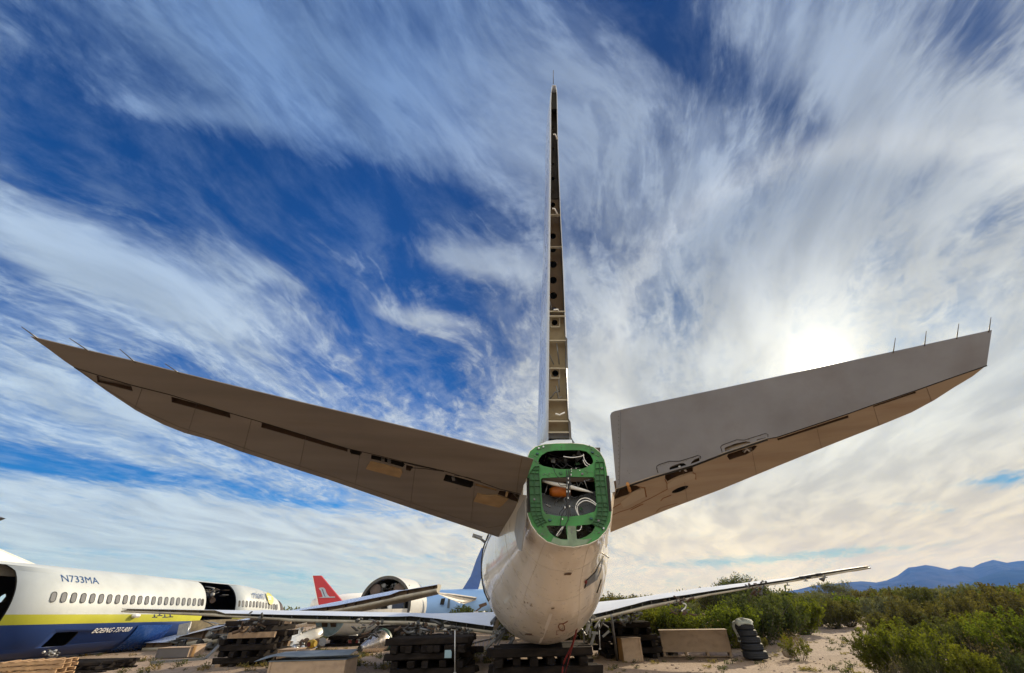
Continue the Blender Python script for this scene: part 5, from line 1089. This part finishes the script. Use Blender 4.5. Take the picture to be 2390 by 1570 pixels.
pk = thing('pickup_truck', 'small white pickup truck far off between the ladder and the belly', 'pickup truck', (-3.0, 42, 0)); X = atY(1115, 1480, 42).x
q = MB()
for pts, m_, nm in (([(-2.4, .45), (-2.4, .95), (-1.2, 1.05), (-.6, 1.55), (.5, 1.6), (.7, 1.05), (2.4, 1.05), (2.4, .45)], white, 'body'), ([(-1.0, 1.08), (-.5, 1.48), (.4, 1.52), (.55, 1.08)], dark, 'window')):
    q = MB(); q.slab([Vector((X + x, 42 if nm == 'body' else 41.97, z)) for x, z in pts], (0, 1.7 if nm == 'body' else 1.76, 0)); q.build(nm, m_, pk)
for x in (-1.6, 1.5):
    q = MB(); q.tube([(X + x, 41.95, .36), (X + x, 42.2, .36)], .36, 18); w_ = q.build('wheel', tyr, pk); q = MB(); q.tube([(X + x, 41.93, .36), (X + x, 41.95, .36)], .2, 14); q.build('rim', metal, w_)
# ------------------------------------------------------------ vegetation
def leafmat(name, c, tr, var=.5):
    m = bpy.data.materials.new(name); m.use_nodes = True; nt = m.node_tree; N = nt.nodes; L = nt.links; b = N['Principled BSDF']; b.inputs['Roughness'].default_value = .85; b.inputs['Specular IOR Level'].default_value = .12
    oi = N.new('ShaderNodeObjectInfo'); g = N.new('ShaderNodeTexCoord'); n = N.new('ShaderNodeTexNoise'); L.new(g.outputs['Object'], n.inputs[0]); n.inputs['Scale'].default_value = 3.0; n.inputs['Detail'].default_value = 6
    h = N.new('ShaderNodeHueSaturation'); h.inputs['Color'].default_value = c + (1,)
    def mrr(x, a, bb, cc, d):
        q = N.new('ShaderNodeMapRange'); L.new(x, q.inputs[0])
        for i, z in enumerate((a, bb, cc, d)): q.inputs[i + 1].default_value = z
        return q.outputs[0]
    L.new(mrr(oi.outputs['Random'], 0, 1, .48, .52), h.inputs['Hue']); L.new(mrr(n.outputs['Fac'], .3, .7, 1 - var, 1 + var), h.inputs['Value']); L.new(h.outputs[0], b.inputs['Base Color'])
    t = N.new('ShaderNodeBsdfTranslucent'); h2 = N.new('ShaderNodeMix'); h2.data_type = 'RGBA'; h2.blend_type = 'MULTIPLY'; h2.inputs[0].default_value = 1; L.new(h.outputs[0], h2.inputs[6]); h2.inputs[7].default_value = (1.5, 1.5, .55, 1); L.new(h2.outputs[2], t.inputs[0])
    x = N.new('ShaderNodeMixShader'); x.inputs[0].default_value = tr; L.new(b.outputs[0], x.inputs[1]); L.new(t.outputs[0], x.inputs[2]); L.new(x.outputs[0], N['Material Output'].inputs[0]); return m
creo = leafmat('creosote_leaves', (.095, .112, .020), .5); olive = leafmat('olive_leaves', (.062, .072, .026), .35); grey_g = leafmat('grey_green_leaves', (.10, .11, .068), .3); dryg = leafmat('dry_leaves', (.19, .15, .06), .35); brownl = leafmat('brown_olive_leaves', (.085, .078, .03), .35)
bark = mat('grey_bark', (.13, .105, .085), .9, var=.3, scale=8)
def bush_mesh(name, seed, rad, h, nst, leaves, ls, lm, droop=.25, bare=.25, stemr=.012, clump=.10, twig=True):
    """many stems fan out of one foot, fork, and carry leaf tufts on their outer two thirds"""
    rg = random.Random(seed); vs = []; fs = []; st = MB(); tips = []
    for i in range(nst):
        a = rg.uniform(0, 2 * math.pi); rr = rad * math.sqrt(rg.random()) ; L_ = rg.uniform(.72, 1.08) * (1 - .28 * (rr / rad) ** 2)
        end = Vector((rr * math.cos(a), rr * math.sin(a), h * L_)); pts = []
        w = Vector((rg.uniform(-1, 1), rg.uniform(-1, 1), 0)) * rad * .10
        for k in range(6):
            t = k / 5; pts.append(Vector((end.x * t ** .75, end.y * t ** .75, end.z * t ** (1.0 + droop))) + w * math.sin(t * 3.1) + Vector((0, 0, -.05)))
        if twig: st.tube(pts, [stemr * (1 - .85 * k / 5) for k in range(6)], 3, 0, False)
        tips.append(pts)
        for _ in range(2):
            k = rg.choice((2, 3, 4)); p = pts[k]; d = Vector((rg.uniform(-1, 1), rg.uniform(-1, 1), rg.uniform(.3, 1.3))).normalized() * rad * rg.uniform(.25, .5); sp = [p, p + d * .5, p + d + Vector((0, 0, rad * .05))]
            if twig: st.tube(sp, [stemr * .5, stemr * .3, stemr * .1], 3, 0, False)
            tips.append([p] + [lerp(sp[0], sp[2], q / 5) for q in range(1, 6)])
    n = 0; per = max(1, leaves // len(tips))
    for pts in tips:
        dens_ = rg.uniform(.5, 1.5)
        for _ in range(int(per * dens_)):
            t = bare + (1 - bare) * rg.random() ** .7; x = t * 5; k = min(4, int(x)); p = lerp(pts[k], pts[k + 1], x - k)
            c = p + Vector((rg.gauss(0, 1), rg.gauss(0, 1), rg.gauss(0, 1))) * clump * (.5 + .5 * (1 - t)) 
            d = Vector((rg.gauss(0, 1), rg.gauss(0, 1), rg.gauss(.5, 1))).normalized(); s = d.cross(Vector((rg.gauss(0, 1), rg.gauss(0, 1), rg.gauss(0, 1)))).normalized(); l = ls * rg.uniform(.6, 1.4)
            k0 = len(vs); vs += [tuple(c - s * l * .38), tuple(c + d * l - s * l * .1), tuple(c + d * l * .9 + s * l * .25), tuple(c + s * l * .38)]; fs.append((k0, k0 + 1, k0 + 2, k0 + 3))
    k0 = len(vs); vs += [tuple(p) for p in st.v]; nf = len(fs); fs += [tuple(k0 + i for i in f) for f in st.f]
    me = bpy.data.meshes.new(name); me.from_pydata(vs, [], fs); me.materials.append(lm); me.materials.append(bark)
    me.polygons.foreach_set('material_index', [0] * nf + [1] * (len(fs) - nf)); me.update(); return me
def place(name, me, x, y, s, rz, label, cat, group=None, sz=None, lm=None):
    o = bpy.data.objects.new(name, me); COL.objects.link(o); o.location = (x, y, terrain_h(x, y) - .02); o.scale = (s, s, sz or s); o.rotation_euler = (0, 0, rz); ORG[o.name] = Vector(o.location)
    return tag(o, label, cat, group)
near = [bush_mesh('creosote_bush', 10 + i, .95, 1.45, 64, (15000, 12000, 9000)[i], .040, (creo, creo, olive)[i], clump=.045, bare=.22, stemr=.010) for i in range(3)]
mid = [bush_mesh('desert_bush', 20 + i, 1.15, 1.5, 50, 9000, .06, lm, clump=.09, bare=.12, stemr=.014) for i, lm in enumerate((creo, olive, grey_g, brownl))]
far = [bush_mesh('far_bush', 30 + i, 1.3, 1.5, 26, 2200, .14, lm, clump=.2, bare=.05, twig=False) for i, lm in enumerate((olive, grey_g, brownl, creo))]
def ground_at(u, y): return atY(u, 1400, y).x
NB = [(2005, 14.2, .80, 0, 'yellow green creosote bush, leftmost of the large ones at the lower right'), (2065, 13.4, .98, 1, 'tall bushy creosote shrub second from left in the lower right group'), (2150, 14.3, 1.04, 2, 'broad creosote shrub in the middle of the lower right group'),
      (2235, 14.8, 1.0, 0, 'creosote shrub behind the middle of the lower right group'), (2320, 13.2, 1.10, 1, 'tallest creosote shrub near the right edge of the photo'), (2400, 12.8, 1.05, 2, 'creosote shrub cut off by the right edge of the photo'), (2180, 11.9, .62, 0, 'low bright green creosote shrub at the bottom edge on the right'), (2085, 12.2, .5, 2, 'small creosote shrub at the bottom edge before the tall ones'), (2290, 11.9, .55, 2, 'low creosote shrub at the bottom edge near the corner')]
for i, (u, y, s, k, lab) in enumerate(NB): place('creosote_bush', near[k], ground_at(u, y), y, s, i * 1.3, lab, 'bush', 'large creosote bushes at the lower right')
MBS = [(1505, 25.5, 1.2, 0, 'green bush behind the right timber stack'), (1560, 25.0, 1.25, 0, 'rounded green bush directly behind the long plywood crate'), (1600, 27, 1.1, 1, 'olive bush behind the right end of the rounded green bush'), (1375, 30, 1.1, 0, 'yellow green bush between the belly and the right timber stack'), (1420, 33, 1.3, 0, 'green bush behind the slanting prop'), (1345, 34, 1.2, 3, 'olive bush just right of the airliner belly'),
       (1690, 24.5, 1.25, 0, 'leafy green bush above the right end of the long crate'), (1745, 26, 1.5, 1, 'large dark bush behind the tyre stack'), (1800, 28, 1.4, 1, 'dark green bush right of the tyre stack background'), (1850, 31, 1.35, 0, 'green bush to the left of the round olive bush'), (1925, 36, 1.15, 3, 'round olive brown bush standing alone beyond the sand'), (1960, 37, 1.1, 3, 'right half of the round olive brown clump beyond the sand'),
       (1725, 21, .55, 3, 'scruffy low brush between the crate and the tyres'), (1885, 39, 1.3, 1, 'dark bush left behind the round olive clump'), (2025, 27, .75, 3, 'low olive bush behind the leftmost creosote'), (2120, 24, 1.15, 3, 'brown olive bush behind the second creosote shrub'), (2215, 22, 1.25, 3, 'brown bush behind the middle creosote shrubs'), (2300, 24, 1.4, 3, 'brown olive bush behind the tallest creosote'), (2380, 21, 1.35, 3, 'brown bush at the right edge behind the creosotes'), (2065, 33, 1.3, 3, 'dark brown bush beyond the sand behind the creosote group')]
for i, (u, y, s, k, lab) in enumerate(MBS): place('desert_bush', mid[k], ground_at(u, y), y, s, i * 2.1, lab, 'bush', 'bushes at the edge of the scrubland')
rg = random.Random(77); cnt = 0
for i in range(900):
    y = 30 * (1 + 5.5 * rg.random() ** 1.5); u = rg.uniform(1280, 2520) if rg.random() < .93 else rg.uniform(1050, 1300); x = ground_at(u, y)
    if u < 1900 and y < 33: continue
    if 1740 < u < 2010 and y < 38: continue
    if cnt >= 280: break
    cnt += 1; k = rg.choice((0, 0, 1, 1, 2, 2, 3) if y < 70 else (0, 1, 1, 2)); s = rg.uniform(.85, 1.5) * (1 + min(1, y / 140) * .55)
    place('desert_shrub', far[k] if y > 45 else mid[(1, 2, 3, 0)[k]], x, y, s, rg.uniform(0, 6), 'olive desert shrub in the dense scrubland stretching to the mountains', 'shrub', 'shrubs of the scrubland')
# the farthest scrub reads as one mass
vs = []; fs = []
rg = random.Random(9)
for i in range(1500):
    y = rg.uniform(180, 900); u = rg.uniform(-200, 2600) if i % 3 == 0 else rg.uniform(1250, 2600); x = ground_at(u, y); r_ = rg.uniform(2.0, 4.5) * (1 + y / 900); hh = rg.uniform(2.0, 3.8) * (.8 + y / 1200)
    for _ in range(34):
        a = rg.uniform(0, 6.28); z = rg.random(); q = r_ * math.sqrt(1 - z * z * .8) * rg.uniform(.6, 1); c = Vector((x + q * math.cos(a), y + q * math.sin(a), z * hh)); sz = rg.uniform(.35, .8) * (1 + y / 900)
        k0 = len(vs)
        for _k in range(3): vs.append(tuple(c + Vector((rg.gauss(0, 1), rg.gauss(0, 1), rg.gauss(0, 1))) * sz))
        fs.append((k0, k0 + 1, k0 + 2))
me = bpy.data.meshes.new('scrubland'); me.from_pydata(vs, [], fs); me.materials.append(grey_g); me.materials.append(olive); me.polygons.foreach_set('material_index', [(i // 34) % 2 for i in range(len(fs))])
o = bpy.data.objects.new('scrubland', me); COL.objects.link(o); tag(o, 'far grey green scrubland below the blue mountains', 'scrubland', kind='stuff')
dead = bush_mesh('dead_bush', 71, .8, 1.2, 40, 900, .035, dryg, clump=.05, bare=.3, stemr=.008)
for i, (u, y, s, lab) in enumerate(((2255, 13.2, .95, 'bare grey dead bush between the tallest creosote and the middle ones'), (2035, 12.7, .6, 'small dry dead bush in front of the leftmost creosote'), (1815, 22.5, .7, 'dry leafless bush on the sand behind the tyre stack'))): place('dead_bush', dead, ground_at(u, y), y, s, i * 2.0, lab, 'bush')
# palo verde tree behind the right wing
def tree(label, u, y, h, rad, seed, leaves, ls, lm, thin=.6):
    x = ground_at(u, y); t = thing('palo_verde_tree', label, 'tree', (x, y, 0)); rg = random.Random(seed); tr = MB(); vs = []; fs = []; twigs = []
    def grow(p, d, l, r, lev):
        q = p + d * l; m_ = (p + q) / 2 + Vector((rg.gauss(0, 1), rg.gauss(0, 1), 0)) * l * .06; tr.tube([p, m_, q], [r, r * .8, r * .6], 5, 0, False)
        if lev >= 3: twigs.append((p, q))
        if lev == 5: return
        for _ in range(3 if lev < 3 else 2):
            nd = (d + Vector((rg.gauss(0, 1), rg.gauss(0, 1), rg.gauss(.15, .6))) * .55).normalized(); grow(q, nd, l * rg.uniform(.62, .82), r * .6, lev + 1)
    for k in range(5):
        a = k * 1.3 + rg.random(); grow(Vector((x, y, 0)), Vector((.45 * math.cos(a), .45 * math.sin(a), 1)).normalized(), h * .27, .06, 0)
    tr.build('trunk', bark, t)
    for _ in range(leaves):
        p, q = rg.choice(twigs); c = lerp(p, q, rg.random()) + Vector((rg.gauss(0, 1), rg.gauss(0, 1), rg.gauss(0, 1))) * .09; d = Vector((rg.gauss(0, 1), rg.gauss(0, 1), rg.gauss(.4, 1))).normalized(); s = d.cross(Vector((rg.gauss(0, 1), 1, rg.gauss(0, 1)))).normalized(); l = ls * rg.uniform(.6, 1.4); c = c - Vector((x, y, 0))
        k0 = len(vs); vs += [tuple(c - s * l * .3), tuple(c + d * l), tuple(c + s * l * .3)]; fs.append((k0, k0 + 1, k0 + 2))
    me = bpy.data.meshes.new('crown'); me.from_pydata(vs, [], fs); me.materials.append(lm); o = bpy.data.objects.new('crown', me); COL.objects.link(o); o.parent = t
tree('feathery palo verde tree rising behind the right wing', 1735, 33, 3.9, 1.8, 3, 9000, .10, olive)
tree('smaller feathery tree left of the palo verde behind the right wing', 1680, 34, 3.1, 1.3, 4, 6000, .10, olive)
tree('thin bare topped tree standing out above the far scrub', 1955, 75, 5.2, 2, 5, 3500, .16, grey_g)
# small things on the sand
sm1 = bush_mesh('small_shrub', 51, .45, .72, 18, 1300, .035, creo, clump=.03, bare=.35, stemr=.008); p = atZ(1866, 1537, 0); place('small_shrub', sm1, p.x, p.y, 1.25, 0, 'small sparse shrub alone on the sand right of the tyres', 'shrub')
tw = bush_mesh('dry_twig', 52, .3, .3, 7, 40, .03, dryg, clump=.02, bare=.4, stemr=.006); p = atZ(1784, 1560, 0); place('dry_twig', tw, p.x, p.y, 1, 0, 'small dry twig sticking out of the sand below the tyres', 'twig')
wd = [bush_mesh('weed', 60 + i, .25, .16, 14, 160, .035, (dryg, olive)[i], clump=.03, bare=.1, stemr=.003) for i in range(2)]
def scatter(name, n, ulo, uhi, ylo, yhi, meshes, label, seed, s0=.5, s1=1.4):
    """ground cover: one mesh"""
    rg = random.Random(seed); vs = []; fs = []; mi = []
    for _ in range(n):
        y = rg.uniform(ylo, yhi); x = ground_at(rg.uniform(ulo, uhi), y)
        if mnoise.noise(Vector((x * .5, y * .5, seed))) < -.05: continue
        k = rg.randrange(len(meshes)); me = meshes[k]; s = rg.uniform(s0, s1); a = rg.uniform(0, 6.28); ca, sa = math.cos(a) * s, math.sin(a) * s; z0 = terrain_h(x, y); k0 = len(vs)
        for v in me.vertices: vs.append((x + v.co.x * ca - v.co.y * sa, y + v.co.x * sa + v.co.y * ca, z0 + v.co.z * s))
        for p_ in me.polygons: fs.append(tuple(k0 + i for i in p_.vertices)); mi.append(k if p_.material_index == 0 else len(meshes))
    me = bpy.data.meshes.new(name); me.from_pydata(vs, [], fs)
    for m_ in meshes: me.materials.append(m_.materials[0])
    me.materials.append(bark); me.polygons.foreach_set('material_index', mi); o = bpy.data.objects.new(name, me); COL.objects.link(o); tag(o, label, name.replace('_', ' '), kind='stuff')
scatter('dry_grass', 420, 600, 1150, 20, 30, wd, 'dry yellow grass around the exhaust cone', 5)
scatter('green_grass', 420, 560, 860, 36, 56, [wd[1]], 'green grass strip behind the left aircraft parts', 6, 1, 3)
scatter('sand_weeds', 330, 1300, 2500, 14.5, 28, wd, 'low dry weeds scattered over the sand', 8, .3, 1.0)
scatter('left_weeds', 300, -50, 620, 20, 60, wd, 'low weeds below the blue bellied airliner', 9, .5, 1.4)
rg = random.Random(31); q = MB()
for i in range(1500):
    y = rg.uniform(14, 34); x = ground_at(rg.uniform(-100, 2450), y); s = rg.uniform(.012, .07); z = terrain_h(x, y); q.box((x, y, z + s * .15), (s * rg.uniform(1, 2), s * rg.uniform(.8, 1.5), s * .8), Matrix.Rotation(rg.uniform(0, 3), 3, 'Z'), bev=s * .2)
tag(q.build('pebbles', mat('pebble_stone', (.24, .18, .14), .9, var=.4)), 'scattered pebbles and clods on the desert soil', 'pebbles', kind='stuff')
# ------------------------------------------------------------ haze: the air between the camera and the mountains
def build_haze():
    q = MB(); q.box((0, 0, 440), (32000, 32000, 930)); 
    m = bpy.data.materials.new('haze_air'); m.use_nodes = True; nt = m.node_tree; nt.nodes.clear()
    v = nt.nodes.new('ShaderNodeVolumePrincipled'); v.inputs['Color'].default_value = (.08, .27, 1, 1); v.inputs['Absorption Color'].default_value = (1, 1, 1, 1); v.inputs['Density'].default_value = 6.2e-5; v.inputs['Anisotropy'].default_value = 0
    o = nt.nodes.new('ShaderNodeOutputMaterial'); nt.links.new(v.outputs[0], o.inputs['Volume'])
    h = q.build('haze', m); tag(h, 'thin blue haze of the desert air', 'haze', kind='stuff')
build_haze()
